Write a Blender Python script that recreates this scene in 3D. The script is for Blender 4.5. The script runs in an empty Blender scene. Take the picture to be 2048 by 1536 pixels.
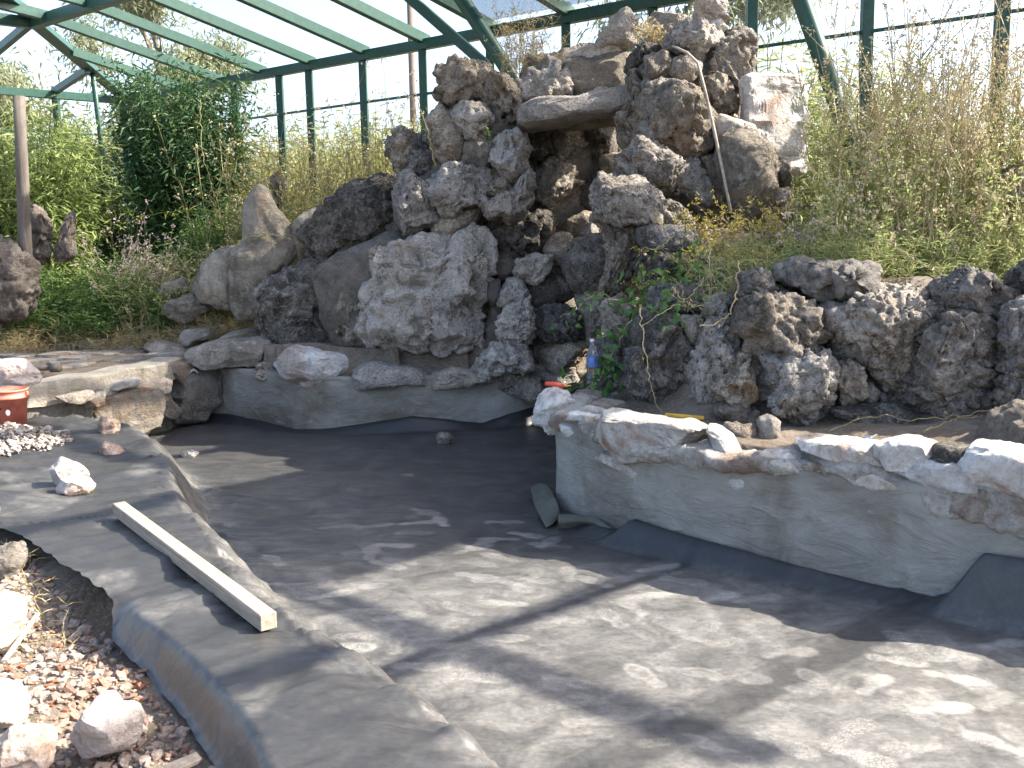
import bpy, bmesh, math
import numpy as np
from mathutils import Vector, Matrix

S = bpy.context.scene
COL = S.collection
PI = math.pi

# ------------------------------------------------------------------ camera, sky, sun, exposure
FPX = 2100.0                       # focal length in pixels of the 2048 px wide photograph
PITCH, ROLL, EYE = math.radians(8.6), math.radians(-1.1), 1.6
cam_d = bpy.data.cameras.new('camera')
cam = bpy.data.objects.new('camera', cam_d)
COL.objects.link(cam)
cam_d.sensor_width = 36.0
cam_d.lens = 36.0 * FPX / 2048.0
cam_d.clip_start, cam_d.clip_end = 0.05, 3000
CM = Matrix.Rotation(PI / 2 - PITCH, 3, 'X') @ Matrix.Rotation(ROLL, 3, 'Z')
cam.matrix_world = Matrix.Translation((0, 0, EYE)) @ CM.to_4x4()
S.camera = cam

SUN_AZ, SUN_EL = math.radians(88), math.radians(41)     # from +Y towards +X
w = bpy.data.worlds.new('World'); S.world = w; w.use_nodes = True
nt = w.node_tree; nt.nodes.clear()
sky = nt.nodes.new('ShaderNodeTexSky'); sky.sky_type = 'NISHITA'; sky.sun_disc = False
sky.sun_elevation = SUN_EL; sky.sun_rotation = SUN_AZ
sky.air_density = 0.8; sky.dust_density = 2.8; sky.ozone_density = 0.3
bg = nt.nodes.new('ShaderNodeBackground'); bg.inputs[1].default_value = 0.15
wo = nt.nodes.new('ShaderNodeOutputWorld')
nt.links.new(sky.outputs[0], bg.inputs[0]); nt.links.new(bg.outputs[0], wo.inputs[0])

sun_d = bpy.data.lights.new('sun', 'SUN'); sun_d.energy = 5.0; sun_d.angle = math.radians(0.6)
sun_d.color = (1.0, 0.93, 0.82)
sun = bpy.data.objects.new('sun', sun_d); COL.objects.link(sun)
to_sun = Vector((math.sin(SUN_AZ) * math.cos(SUN_EL), math.cos(SUN_AZ) * math.cos(SUN_EL), math.sin(SUN_EL)))
sun.rotation_euler = (-to_sun).to_track_quat('-Z', 'Y').to_euler()
sun.location = (8, 4, 12)

vs = S.view_settings
vs.view_transform = 'Standard'; vs.look = 'None'; vs.gamma = 1.0; vs.use_curve_mapping = False
vs.exposure = 1.9
S.cycles.max_bounces = 8
S.cycles.transparent_max_bounces = 24
S.cycles.use_denoising = True

# ------------------------------------------------------------------ survey helpers: sight lines to real points
def _ray(px, py):
    return CM @ Vector(((px - 1024) / FPX, -(py - 768) / FPX, -1.0))
def at(px, py, Y):                     # the point on a sight line at distance Y
    d = _ray(px, py); return Vector((0, 0, EYE)) + d * (Y / d.y)
def on(px, py, z=0.0):                 # the point on a sight line at level z
    d = _ray(px, py); return Vector((0, 0, EYE)) + d * ((z - EYE) / d.z)

# ------------------------------------------------------------------ numpy noise
def _hash(ix, iy, iz, k):
    h = (ix.astype(np.int64) * 374761393 + iy.astype(np.int64) * 668265263 + iz.astype(np.int64) * 2147483647 + k * 974634777) & 0xFFFFFFFF
    h = ((h ^ (h >> 13)) * 1274126177) & 0xFFFFFFFF
    h = ((h ^ (h >> 16)) * 2246822519) & 0xFFFFFFFF
    return ((h ^ (h >> 15)) & 0xFFFFFF) / float(0xFFFFFF)
def vnoise(p, k=0):                    # gradient-like value noise, about -1..1
    i = np.floor(p); f = p - i; i = i.astype(np.int64)
    u = f * f * f * (f * (f * 6 - 15) + 10)
    r = 0
    for dx in (0, 1):
        wx = u[:, 0] if dx else 1 - u[:, 0]
        for dy in (0, 1):
            wy = u[:, 1] if dy else 1 - u[:, 1]
            for dz in (0, 1):
                wz = u[:, 2] if dz else 1 - u[:, 2]
                r = r + wx * wy * wz * _hash(i[:, 0] + dx, i[:, 1] + dy, i[:, 2] + dz, k)
    return r * 2 - 1
def fbm(p, o=4, k=0, g=0.5):
    a, s, r = 1.0, 0.0, 0
    for j in range(o):
        r = r + a * vnoise(p, k + j * 17); s += a; a *= g; p = p * 2.03 + 11.7
    return r / s
def ridged(p, o=4, k=0):
    a, s, r = 1.0, 0.0, 0
    for j in range(o):
        r = r + a * (1 - np.abs(vnoise(p, k + j * 13))); s += a; a *= 0.5; p = p * 2.05 + 5.3
    return r / s
def worley(p, k=0):
    i = np.floor(p).astype(np.int64); best = np.full(len(p), 9.0)
    for dx in (-1, 0, 1):
        for dy in (-1, 0, 1):
            for dz in (-1, 0, 1):
                c = i + np.array((dx, dy, dz))
                q = np.stack([c[:, j] + _hash(c[:, 0], c[:, 1], c[:, 2], k + 31 * j) for j in range(3)], 1)
                best = np.minimum(best, ((p - q) ** 2).sum(1))
    return np.sqrt(best)
def sstep(a, b, x):
    t = np.clip((x - a) / (b - a), 0, 1); return t * t * (3 - 2 * t)

# ------------------------------------------------------------------ mesh helpers
def mesh_np(name, parts, smooth=True):
    """parts: list of (V, F, material); F is an (n,3) or (n,4) array or a list of these"""
    Vs, loops, starts, totals, mats, mi = [], [], [], [], [], []
    off = 0; ls = 0
    for V, F, m in parts:
        V = np.asarray(V, dtype=np.float32).reshape(-1, 3)
        if m not in mats: mats.append(m)
        for f in (F if isinstance(F, list) else [F]):
            f = np.asarray(f, dtype=np.int64)
            if f.size == 0: continue
            n, c = f.shape
            loops.append((f + off).ravel()); starts.append(ls + np.arange(n) * c); totals.append(np.full(n, c)); ls += n * c
            mi.append(np.full(n, mats.index(m)))
        Vs.append(V); off += len(V)
    V = np.concatenate(Vs); L = np.concatenate(loops); st = np.concatenate(starts); tt = np.concatenate(totals)
    me = bpy.data.meshes.new(name)
    me.vertices.add(len(V)); me.vertices.foreach_set('co', V.ravel())
    me.loops.add(len(L)); me.loops.foreach_set('vertex_index', L.astype(np.int32))
    me.polygons.add(len(st)); me.polygons.foreach_set('loop_start', st.astype(np.int32))
    me.polygons.foreach_set('loop_total', tt.astype(np.int32))
    for m in mats: me.materials.append(m)
    me.polygons.foreach_set('material_index', np.concatenate(mi).astype(np.int32))
    me.polygons.foreach_set('use_smooth', np.full(len(st), smooth))
    me.update(calc_edges=True); me.validate()
    return me
def link(name, me, parent=None, loc=None):
    o = bpy.data.objects.new(name, me); COL.objects.link(o)
    if parent is not None: o.parent = parent
    if loc is not None: o.location = loc
    return o
def obj(name, V, F, mat, parent=None, smooth=True):
    """world-space vertices; the origin goes to the base centre, parents are unrotated empties"""
    V = np.asarray(V, dtype=np.float64).reshape(-1, 3)
    o0 = np.array([(V[:, 0].min() + V[:, 0].max()) / 2, (V[:, 1].min() + V[:, 1].max()) / 2, V[:, 2].min()])
    o = link(name, mesh_np(name, [(V - o0, F, mat)], smooth), parent)
    p0 = np.array(parent_loc(parent)) if parent is not None else np.zeros(3)
    o.location = o0 - p0
    return o
_ploc = {}
def parent_loc(p):
    v = Vector((0, 0, 0))
    while p is not None:
        v += p.location; p = p.parent
    return v
def empty(name, loc=(0, 0, 0)):
    o = bpy.data.objects.new(name, None); COL.objects.link(o); o.location = loc; o.empty_display_size = 0.2
    return o
def tag(o, label=None, cat=None, group=None, kind=None):
    if label: o['label'] = label
    if cat: o['category'] = cat
    if group: o['group'] = group
    if kind: o['kind'] = kind
    return o

def box_vf(size, bevel=0.0, seg=1):
    bm = bmesh.new(); bmesh.ops.create_cube(bm, size=1)
    bmesh.ops.scale(bm, vec=size, verts=bm.verts)
    if bevel: bmesh.ops.bevel(bm, geom=bm.edges[:], offset=bevel, segments=seg, affect='EDGES', profile=0.7)
    return bm_vf(bm)
def bm_vf(bm):
    bm.verts.index_update()
    V = np.array([v.co[:] for v in bm.verts]); F3, F4 = [], []
    big = [f for f in bm.faces if len(f.verts) > 4]
    if big: bmesh.ops.triangulate(bm, faces=big)
    for f in bm.faces:
        (F3 if len(f.verts) == 3 else F4).append([v.index for v in f.verts])
    bm.free()
    out = []
    if F3: out.append(np.array(F3))
    if F4: out.append(np.array(F4))
    return V, out
def frame(a, b):
    """rotation whose X runs from a to b, Z as upright as possible"""
    x = (Vector(b) - Vector(a)).normalized()
    up = Vector((0, 0, 1)) if abs(x.z) < 0.97 else Vector((0, 1, 0))
    y = up.cross(x).normalized(); z = x.cross(y)
    return np.array([[x.x, y.x, z.x], [x.y, y.y, z.y], [x.z, y.z, z.z]])
def beam(name, a, b, wd, ht, mat, parent=None, bevel=0.006):
    L = (Vector(b) - Vector(a)).length
    V, F = box_vf((L, wd, ht), bevel)
    V = V @ frame(a, b).T + np.array((Vector(a) + Vector(b)) / 2)
    return obj(name, V, F, mat, parent, smooth=False)
def tubes(P, R, sides=3):
    """P (n,k,3) centre lines, R (n,k) radii -> V,F"""
    P = np.asarray(P, float); R = np.asarray(R, float); n, k, _ = P.shape
    T = np.gradient(P, axis=1); T /= np.linalg.norm(T, axis=2, keepdims=True) + 1e-9
    ref = np.where(np.abs(T[..., 2:3]) > 0.9, np.array([1.0, 0, 0]), np.array([0, 0, 1.0]))
    A = np.cross(T, ref); A /= np.linalg.norm(A, axis=2, keepdims=True) + 1e-9
    B = np.cross(T, A)
    ang = np.arange(sides) * 2 * PI / sides
    V = P[:, :, None, :] + R[:, :, None, None] * (np.cos(ang)[None, None, :, None] * A[:, :, None, :] + np.sin(ang)[None, None, :, None] * B[:, :, None, :])
    idx = np.arange(n * k * sides).reshape(n, k, sides)
    a = idx[:, :-1, :]; b = idx[:, 1:, :]
    F = np.stack([a, np.roll(a, -1, 2), np.roll(b, -1, 2), b], -1).reshape(-1, 4)
    return V.reshape(-1, 3), F
def tube(name, pts, rad, mat, parent=None, sides=10, cap=True):
    P = np.array([list(p) for p in pts], float)[None]
    R = np.broadcast_to(np.asarray(rad, float), (P.shape[1],))[None]
    V, F = tubes(P, R, sides)
    k = P.shape[1]; Fs = [F]
    if cap:
        c0 = len(V); V = np.concatenate([V, P[0, :1], P[0, -1:]])
        r = np.arange(sides)
        Fs.append(np.concatenate([np.stack([np.full(sides, c0), np.roll(r, -1), r], 1),
                                  np.stack([np.full(sides, c0 + 1), r + (k - 1) * sides, np.roll(r, -1) + (k - 1) * sides], 1)]))
    return obj(name, V, Fs, mat, parent)
def leaves(P, D, L, W, rng, bend=0.15):
    """diamond leaves: base P, direction D, length L, width W"""
    n = len(P); D = D / (np.linalg.norm(D, axis=1, keepdims=True) + 1e-9)
    r = rng.normal(size=(n, 3)); Sd = np.cross(D, r); Sd /= np.linalg.norm(Sd, axis=1, keepdims=True) + 1e-9
    N = np.cross(Sd, D)
    L = np.broadcast_to(np.asarray(L, float), (n,))[:, None]; W = np.broadcast_to(np.asarray(W, float), (n,))[:, None]
    mid = P + D * L * 0.42 + N * L * bend
    tip = P + D * L - np.array([0, 0, 1.0]) * L * bend
    V = np.stack([P, mid + Sd * W / 2, tip, mid - Sd * W / 2], 1).reshape(-1, 3)
    F = np.arange(n * 4).reshape(n, 4)
    return V, F
_ico = {}
def ico(l):
    if l not in _ico:
        bm = bmesh.new(); bmesh.ops.create_icosphere(bm, subdivisions=l, radius=1)
        V = np.array([v.co[:] for v in bm.verts]); bm.faces.ensure_lookup_table()
        F = np.array([[v.index for v in f.verts] for f in bm.faces]); bm.free()
        _ico[l] = (V, F)
    return _ico[l]
def vnormals(V, F):
    fn = np.cross(V[F[:, 1]] - V[F[:, 0]], V[F[:, 2]] - V[F[:, 0]])
    N = np.zeros_like(V)
    for j in range(3): np.add.at(N, F[:, j], fn)
    return N / (np.linalg.norm(N, axis=1, keepdims=True) + 1e-12)

# ------------------------------------------------------------------ materials
def mat_new(name):
    m = bpy.data.materials.new(name); m.use_nodes = True
    t = m.node_tree; b = t.nodes['Principled BSDF']
    b.inputs['Specular IOR Level'].default_value = 0.3
    return m, t, b
def nd(t, typ, **kw):
    n = t.nodes.new('ShaderNode' + typ)
    for k, v in kw.items():
        if k in n.inputs: n.inputs[k].default_value = v
        else: setattr(n, k, v)
    return n
def ramp(t, src, stops, interp='LINEAR'):
    r = nd(t, 'ValToRGB'); r.color_ramp.interpolation = interp
    e = r.color_ramp.elements
    while len(e) < len(stops): e.new(0.5)
    for el, (p, c) in zip(e, stops):
        el.position = p; el.color = (c, c, c, 1) if not isinstance(c, tuple) else (*c, 1)
    t.links.new(src, r.inputs[0]); return r.outputs[0]
def mix(t, fac, a, b, mode='MIX'):
    m = nd(t, 'Mix', data_type='RGBA', blend_type=mode)
    for sock, v in ((m.inputs[0], fac), (m.inputs[6], a), (m.inputs[7], b)):
        if isinstance(v, (int, float)): sock.default_value = v
        elif isinstance(v, tuple): sock.default_value = (*v, 1)
        else: t.links.new(v, sock)
    return m.outputs[2]
def noise(t, co, scale, detail=6, rough=0.6, dist=0.0, ntype=None):
    n = nd(t, 'TexNoise', Scale=scale, Detail=detail, Roughness=rough, Distortion=dist)
    if ntype: n.noise_type = ntype
    t.links.new(co, n.inputs['Vector']); return n.outputs[0]
def vor(t, co, scale, feature='F1'):
    n = nd(t, 'TexVoronoi', Scale=scale); n.feature = feature
    t.links.new(co, n.inputs['Vector']); return n.outputs[0]
def wcoord(t, scale=None):
    """world position, moved by a random amount for every object"""
    g = nd(t, 'NewGeometry'); oi = nd(t, 'ObjectInfo')
    mu = nd(t, 'VectorMath', operation='MULTIPLY_ADD')
    cb = nd(t, 'CombineXYZ'); ml = nd(t, 'Math', operation='MULTIPLY'); ml.inputs[1].default_value = 37.0
    t.links.new(oi.outputs['Random'], ml.inputs[0])
    for i in range(3): t.links.new(ml.outputs[0], cb.inputs[i])
    t.links.new(g.outputs['Position'], mu.inputs[0]); mu.inputs[1].default_value = scale or (1, 1, 1)
    t.links.new(cb.outputs[0], mu.inputs[2])
    return mu.outputs[0]
def bump(t, b, h, strength=0.5, dist=0.02, prev=None):
    n = nd(t, 'Bump', Strength=strength, Distance=dist)
    t.links.new(h, n.inputs['Height'])
    if prev is not None: t.links.new(prev, n.inputs['Normal'])
    if b is not None: t.links.new(n.outputs[0], b.inputs['Normal'])
    return n.outputs[0]
def setc(t, b, c):
    if isinstance(c, tuple): b.inputs['Base Color'].default_value = (*c, 1)
    else: t.links.new(c, b.inputs['Base Color'])

def rock_mat(name, dark, mid, pale, stain=None, stain_amt=0.0, lo=0.36, hi=0.66, pits=0.9, lichen=0.0, spk=0.45):
    m, t, b = mat_new(name); co = wcoord(t)
    n1 = noise(t, co, 3.2, 8, 0.68, 0.6)
    c = ramp(t, n1, [(lo, dark), ((lo + hi) / 2, mid), (hi, pale)])
    n2 = noise(t, co, 30, 6, 0.75)
    c = mix(t, ramp(t, n2, [(0.36, 0.4 + 0.5 * spk), (0.5, 0.0)]), c, dark)
    n3 = noise(t, co, 11, 7, 0.72, 1.2)
    c = mix(t, ramp(t, n3, [(0.50, 0.0), (0.62, 0.8)]), c, pale)
    n4 = noise(t, co, 85, 3, 0.7)
    c = mix(t, ramp(t, n4, [(0.36, spk), (0.46, 0.0)]), c, tuple(x * 0.7 for x in dark))
    c = mix(t, ramp(t, n4, [(0.58, 0.0), (0.70, 0.4)]), c, tuple(min(0.8, x * 1.15) for x in pale))
    if stain:
        c = mix(t, ramp(t, noise(t, co, 2.3, 6, 0.65, 0.8), [(0.6 - 0.3 * stain_amt, 0.0), (0.74 - 0.2 * stain_amt, 0.85)]), c, stain)
    if lichen:
        c = mix(t, ramp(t, noise(t, co, 5.5, 7, 0.7, 0.4), [(0.62 - 0.2 * lichen, 0.0), (0.7 - 0.2 * lichen, 0.8)]), c, (0.035, 0.034, 0.028))
    oi = nd(t, 'ObjectInfo')
    wn = nd(t, 'TexWhiteNoise', noise_dimensions='1D'); t.links.new(oi.outputs['Random'], wn.inputs['W'])
    hs = nd(t, 'HueSaturation')
    for src, sock, lo_, hi_ in ((oi.outputs['Random'], 'Value', 0.72, 1.22), (wn.outputs['Value'], 'Saturation', 0.6, 1.25)):
        mr = nd(t, 'MapRange'); mr.inputs[3].default_value = lo_; mr.inputs[4].default_value = hi_
        t.links.new(src, mr.inputs[0]); t.links.new(mr.outputs[0], hs.inputs[sock])
    t.links.new(c, hs.inputs['Color'])
    # dark run-off streaks
    dr = noise(t, wcoord(t, (7, 7, 1.1)), 1.0, 5, 0.65, 0.4)
    c = mix(t, ramp(t, dr, [(0.54, 0.0), (0.70, 0.55)]), hs.outputs[0], tuple(x * 0.75 for x in dark))
    setc(t, b, c)
    b.inputs['Roughness'].default_value = 0.92; b.inputs['Specular IOR Level'].default_value = 0.15
    h = bump(t, None, noise(t, co, 16, 9, 0.74, 0.4), 1.0, 0.07)
    v = ramp(t, vor(t, co, 36), [(0.0, 0.0), (0.5, 1.0)])
    bump(t, b, v, 0.9 * pits, 0.02, h)
    return m
M = {}
M['karst'] = rock_mat('weathered_grey_limestone', (0.135, 0.115, 0.092), (0.315, 0.272, 0.225), (0.52, 0.46, 0.385), lichen=0.15)
M['karst_warm'] = rock_mat('buff_limestone', (0.17, 0.145, 0.115), (0.36, 0.315, 0.26), (0.54, 0.485, 0.41), (0.32, 0.205, 0.12), 0.25)
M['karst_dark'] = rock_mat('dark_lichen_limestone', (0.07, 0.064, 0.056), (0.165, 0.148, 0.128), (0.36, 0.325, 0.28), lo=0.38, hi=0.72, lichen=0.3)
M['karst_pale'] = rock_mat('pale_pitted_limestone', (0.25, 0.215, 0.18), (0.46, 0.405, 0.345), (0.60, 0.54, 0.47), (0.36, 0.27, 0.19), 0.15, lo=0.28, hi=0.6, spk=0.3)
M['brown'] = rock_mat('brown_sandstone', (0.17, 0.145, 0.115), (0.30, 0.262, 0.21), (0.44, 0.395, 0.325), (0.28, 0.165, 0.09), 0.1, pits=0.4, spk=0.25)
M['smooth'] = rock_mat('smooth_grey_stone', (0.12, 0.108, 0.092), (0.225, 0.20, 0.17), (0.36, 0.32, 0.27), lo=0.3, hi=0.75, pits=0.2, lichen=0.15, spk=0.25)
M['white'] = rock_mat('white_rust_stained_limestone', (0.38, 0.335, 0.28), (0.62, 0.58, 0.52), (0.76, 0.73, 0.68), (0.33, 0.15, 0.07), 0.28, lo=0.26, hi=0.5, pits=0.35, spk=0.12)
M['white_rust'] = rock_mat('rust_streaked_white_stone', (0.32, 0.23, 0.16), (0.56, 0.51, 0.44), (0.74, 0.70, 0.64), (0.27, 0.12, 0.055), 0.30, lo=0.3, hi=0.52, pits=0.35, spk=0.12)
M['rubble'] = rock_mat('pale_broken_stone', (0.45, 0.345, 0.285), (0.62, 0.51, 0.44), (0.75, 0.65, 0.575), (0.50, 0.30, 0.21), 0.25, lo=0.26, hi=0.55, pits=0.3, spk=0.12)
M['pink'] = rock_mat('pink_broken_stone', (0.30, 0.18, 0.13), (0.50, 0.36, 0.29), (0.66, 0.56, 0.48), lo=0.3, hi=0.6, pits=0.3, spk=0.12)
M['mortar'] = rock_mat('grey_brown_mortar', (0.13, 0.112, 0.092), (0.21, 0.185, 0.155), (0.30, 0.27, 0.23), pits=0.35, spk=0.25)
M['terracotta'] = rock_mat('broken_terracotta', (0.34, 0.17, 0.11), (0.48, 0.26, 0.18), (0.60, 0.42, 0.33), pits=0.2, spk=0.12)
M['flag'] = rock_mat('flagstone', (0.20, 0.175, 0.145), (0.34, 0.305, 0.26), (0.48, 0.435, 0.375), (0.30, 0.17, 0.10), 0.25, pits=0.3, spk=0.12)

def plaster_mat():
    m, t, b = mat_new('grey_cement_plaster'); co = wcoord(t)
    c = ramp(t, noise(t, co, 1.6, 6, 0.62, 0.6), [(0.34, (0.14, 0.124, 0.098)), (0.5, (0.225, 0.212, 0.183)), (0.66, (0.30, 0.292, 0.265))])
    c = mix(t, ramp(t, noise(t, co, 5, 4, 0.6, 0.5), [(0.62, 0.0), (0.72, 0.55)]), c, (0.17, 0.135, 0.095))
    tr = wcoord(t, (2.0, 2.0, 5.0))
    sm_ = noise(t, tr, 1.6, 6, 0.68, 2.6)
    c = mix(t, ramp(t, sm_, [(0.56, 0.0), (0.70, 0.5)]), c, (0.35, 0.345, 0.32))
    c = mix(t, ramp(t, noise(t, co, 2.6, 4, 0.55, 0.3), [(0.60, 0.0), (0.70, 0.6)]), c, (0.20, 0.175, 0.14))
    setc(t, b, c); b.inputs['Roughness'].default_value = 0.85
    h = bump(t, None, sm_, 0.8, 0.035)
    bump(t, b, noise(t, co, 60, 5, 0.6), 0.2, 0.006, h)
    return m
M['plaster'] = plaster_mat()

def liner_mat():
    m, t, b = mat_new('black_rubber_liner'); g = nd(t, 'NewGeometry'); co = g.outputs['Position']
    at_ = nd(t, 'Attribute', attribute_name='dust_and_shade')
    fp = nd(t, 'Attribute', attribute_name='print')
    n = noise(t, co, 4.5, 8, 0.72, 0.6)
    dust_and_shade = nd(t, 'Math', operation='MULTIPLY'); t.links.new(ramp(t, n, [(0.36, 0.28), (0.53, 0.55), (0.70, 0.95)]), dust_and_shade.inputs[0]); t.links.new(at_.outputs['Fac'], dust_and_shade.inputs[1])
    fine = noise(t, co, 42, 6, 0.75)
    tread = vor(t, co, 62, 'DISTANCE_TO_EDGE')
    tr = ramp(t, tread, [(0.04, 0.15), (0.16, 1.0)])
    fpm = nd(t, 'Math', operation='MULTIPLY'); t.links.new(fp.outputs['Fac'], fpm.inputs[0])
    sel = ramp(t, noise(t, co, 1.9, 2, 0.5), [(0.47, 1.0), (0.5, 0.0)])
    trm = mix(t, sel, (1.0, 1.0, 1.0), tr)
    t.links.new(trm, fpm.inputs[1])
    ad = nd(t, 'Math', operation='ADD'); t.links.new(dust_and_shade.outputs[0], ad.inputs[0]); t.links.new(fpm.outputs[0], ad.inputs[1])
    ml = nd(t, 'Math', operation='MULTIPLY'); ml.use_clamp = True
    t.links.new(ad.outputs[0], ml.inputs[0]); t.links.new(ramp(t, fine, [(0.3, 0.55), (0.65, 1.15)]), ml.inputs[1])
    c = mix(t, ml.outputs[0], (0.014, 0.0145, 0.0155), (0.345, 0.33, 0.30))
    setc(t, b, c)
    ro = nd(t, 'MapRange'); ro.inputs[3].default_value = 0.40; ro.inputs[4].default_value = 0.75
    t.links.new(ml.outputs[0], ro.inputs[0]); t.links.new(ro.outputs[0], b.inputs['Roughness'])
    b.inputs['Specular IOR Level'].default_value = 0.5
    mpw = nd(t, 'Mapping'); mpw.inputs['Rotation'].default_value = (0, 0, 0.72); mpw.inputs['Scale'].default_value = (1.2, 7.0, 3.0)
    t.links.new(co, mpw.inputs[0])
    h0 = bump(t, None, noise(t, mpw.outputs[0], 1.6, 4, 0.5, 1.2), 0.16, 0.05)
    h = bump(t, None, noise(t, co, 5, 3, 0.5, 0.8), 0.15, 0.03, h0)
    bump(t, b, fine, 0.06, 0.004, h)
    return m
M['liner'] = liner_mat()
M['liner_under'] = None

def soil_mat():
    m, t, b = mat_new('dry_soil'); co = wcoord(t)
    c = ramp(t, noise(t, co, 2.2, 8, 0.7, 0.4), [(0.3, (0.095, 0.074, 0.055)), (0.5, (0.19, 0.155, 0.12)), (0.72, (0.34, 0.29, 0.235))])
    c = mix(t, ramp(t, noise(t, co, 48, 4, 0.7), [(0.5, 0.0), (0.66, 0.6)]), c, (0.33, 0.28, 0.22))
    setc(t, b, c); b.inputs['Roughness'].default_value = 1.0; b.inputs['Specular IOR Level'].default_value = 0.05
    bump(t, b, noise(t, co, 35, 8, 0.75), 0.9, 0.03)
    return m
M['soil'] = soil_mat()
def wood_mat(name, a, bcol, sc=(40, 40, 3), ang=None):
    m, t, b = mat_new(name)
    tc = nd(t, 'TexCoord'); mp = nd(t, 'Mapping'); mp.inputs['Scale'].default_value = sc
    t.links.new(tc.outputs['Object'], mp.inputs[0])
    if ang is not None:
        mp.vector_type = 'TEXTURE'; mp.inputs['Rotation'].default_value = (0, 0, ang); mp.inputs['Scale'].default_value = (1 / 2.5, 1 / 70, 1 / 70)
    n = noise(t, mp.outputs[0], 1.0, 6, 0.65, 0.6)
    c = ramp(t, n, [(0.3, a), (0.68, bcol)])
    c = mix(t, ramp(t, noise(t, tc.outputs['Object'], 9, 5, 0.6), [(0.5, 0.0), (0.75, 0.5)]), c, tuple(x * 0.6 for x in a))
    setc(t, b, c); b.inputs['Roughness'].default_value = 0.85
    bump(t, b, n, 0.4, 0.006)
    return m
M['timber'] = wood_mat('sawn_pale_timber', (0.20, 0.16, 0.12), (0.40, 0.34, 0.27), (5, 5, 5), -0.94)
M['board'] = wood_mat('grey_board', (0.26, 0.22, 0.17), (0.42, 0.37, 0.30), (6, 30, 30))
M['oldwood'] = wood_mat('weathered_wood', (0.065, 0.054, 0.046), (0.15, 0.13, 0.112), (22, 22, 2.0))
M['bark'] = wood_mat('bark', (0.09, 0.07, 0.055), (0.24, 0.20, 0.16), (9, 9, 1.5))
M['driftwood'] = rock_mat('driftwood', (0.10, 0.08, 0.065), (0.21, 0.175, 0.145), (0.34, 0.29, 0.24), pits=0.2)
def plain(name, c, rough=0.5, spec=0.4, metal=0.0, var=0.25, scale=14):
    m, t, b = mat_new(name); co = wcoord(t)
    n = noise(t, co, scale, 5, 0.65)
    setc(t, b, ramp(t, n, [(0.3, tuple(x * (1 - var) for x in c)), (0.7, tuple(min(1, x * (1 + var)) for x in c))]))
    b.inputs['Roughness'].default_value = rough; b.inputs['Specular IOR Level'].default_value = spec; b.inputs['Metallic'].default_value = metal
    bump(t, b, noise(t, co, 90, 3, 0.6), 0.06, 0.003)
    return m
M['liner_under'] = plain('olive_rubber_underside', (0.075, 0.075, 0.055), 0.5, 0.4)
M['green'] = plain('green_painted_steel', (0.013, 0.058, 0.044), 0.42, 0.4)
M['green_grey'] = plain('faded_green_painted_steel', (0.026, 0.075, 0.062), 0.42, 0.5)
M['red'] = plain('red_plastic', (0.58, 0.17, 0.12), 0.5, 0.4, var=0.3, scale=9)
M['orange'] = plain('orange_red_plastic', (0.62, 0.085, 0.04), 0.45, var=0.1)
M['yellow'] = plain('yellow_painted_wood', (0.50, 0.30, 0.045), 0.6, var=0.2)
M['pvc'] = plain('white_pvc', (0.60, 0.58, 0.54), 0.5, var=0.12)
M['steel'] = plain('brushed_steel', (0.55, 0.57, 0.60), 0.3, metal=0.9, var=0.1)
M['black'] = plain('black_plastic', (0.02, 0.02, 0.022), 0.5)
M['concrete'] = rock_mat('cream_concrete', (0.33, 0.285, 0.215), (0.46, 0.405, 0.32), (0.56, 0.51, 0.42), lo=0.25, hi=0.7, pits=0.15, spk=0.12)
M['pole'] = plain('weathered_pole', (0.13, 0.10, 0.085), 0.8)
M['whitewash'] = plain('white_panel', (0.78, 0.77, 0.74), 0.7, var=0.06)
def leaf_mat(name, a, bcol, trans=0.45, sc=3.0):
    m, t, b = mat_new(name); co = wcoord(t)
    c = ramp(t, noise(t, co, sc, 4, 0.7), [(0.32, a), (0.68, bcol)])
    c = mix(t, ramp(t, noise(t, co, 40, 2, 0.5), [(0.4, 0.0), (0.7, 0.6)]), c, tuple(min(1, x * 1.5) for x in bcol))
    setc(t, b, c); b.inputs['Roughness'].default_value = 0.55; b.inputs['Specular IOR Level'].default_value = 0.3
    tl = nd(t, 'BsdfTranslucent'); t.links.new(c, tl.inputs[0])
    mx = nd(t, 'MixShader'); mx.inputs[0].default_value = trans
    t.links.new(b.outputs[0], mx.inputs[1]); t.links.new(tl.outputs[0], mx.inputs[2])
    t.links.new(mx.outputs[0], t.nodes['Material Output'].inputs[0])
    return m
M['bamboo_light'] = leaf_mat('light_bamboo_leaf', (0.13, 0.175, 0.045), (0.27, 0.33, 0.11))
M['bamboo_dark'] = leaf_mat('dark_bamboo_leaf', (0.022, 0.055, 0.022), (0.06, 0.12, 0.042), 0.3)
M['fern'] = leaf_mat('fresh_green_leaf', (0.055, 0.115, 0.03), (0.14, 0.215, 0.065))
M['weed'] = leaf_mat('grey_green_weed_leaf', (0.15, 0.195, 0.065), (0.34, 0.38, 0.16), 0.5)
M['dry'] = leaf_mat('dry_straw', (0.25, 0.19, 0.085), (0.42, 0.34, 0.18), 0.35)
M['reed'] = leaf_mat('reed_stem', (0.15, 0.15, 0.055), (0.31, 0.27, 0.12), 0.35)
M['stem'] = leaf_mat('brown_stem', (0.22, 0.165, 0.085), (0.44, 0.365, 0.21), 0.1)
M['seed'] = leaf_mat('seed_head', (0.30, 0.25, 0.14), (0.53, 0.46, 0.30), 0.3)
M['petal'] = leaf_mat('pale_pink_petal', (0.40, 0.31, 0.27), (0.56, 0.47, 0.42), 0.4)
M['goldenrod'] = leaf_mat('yellow_flower', (0.42, 0.36, 0.05), (0.55, 0.48, 0.09), 0.3)
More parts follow.
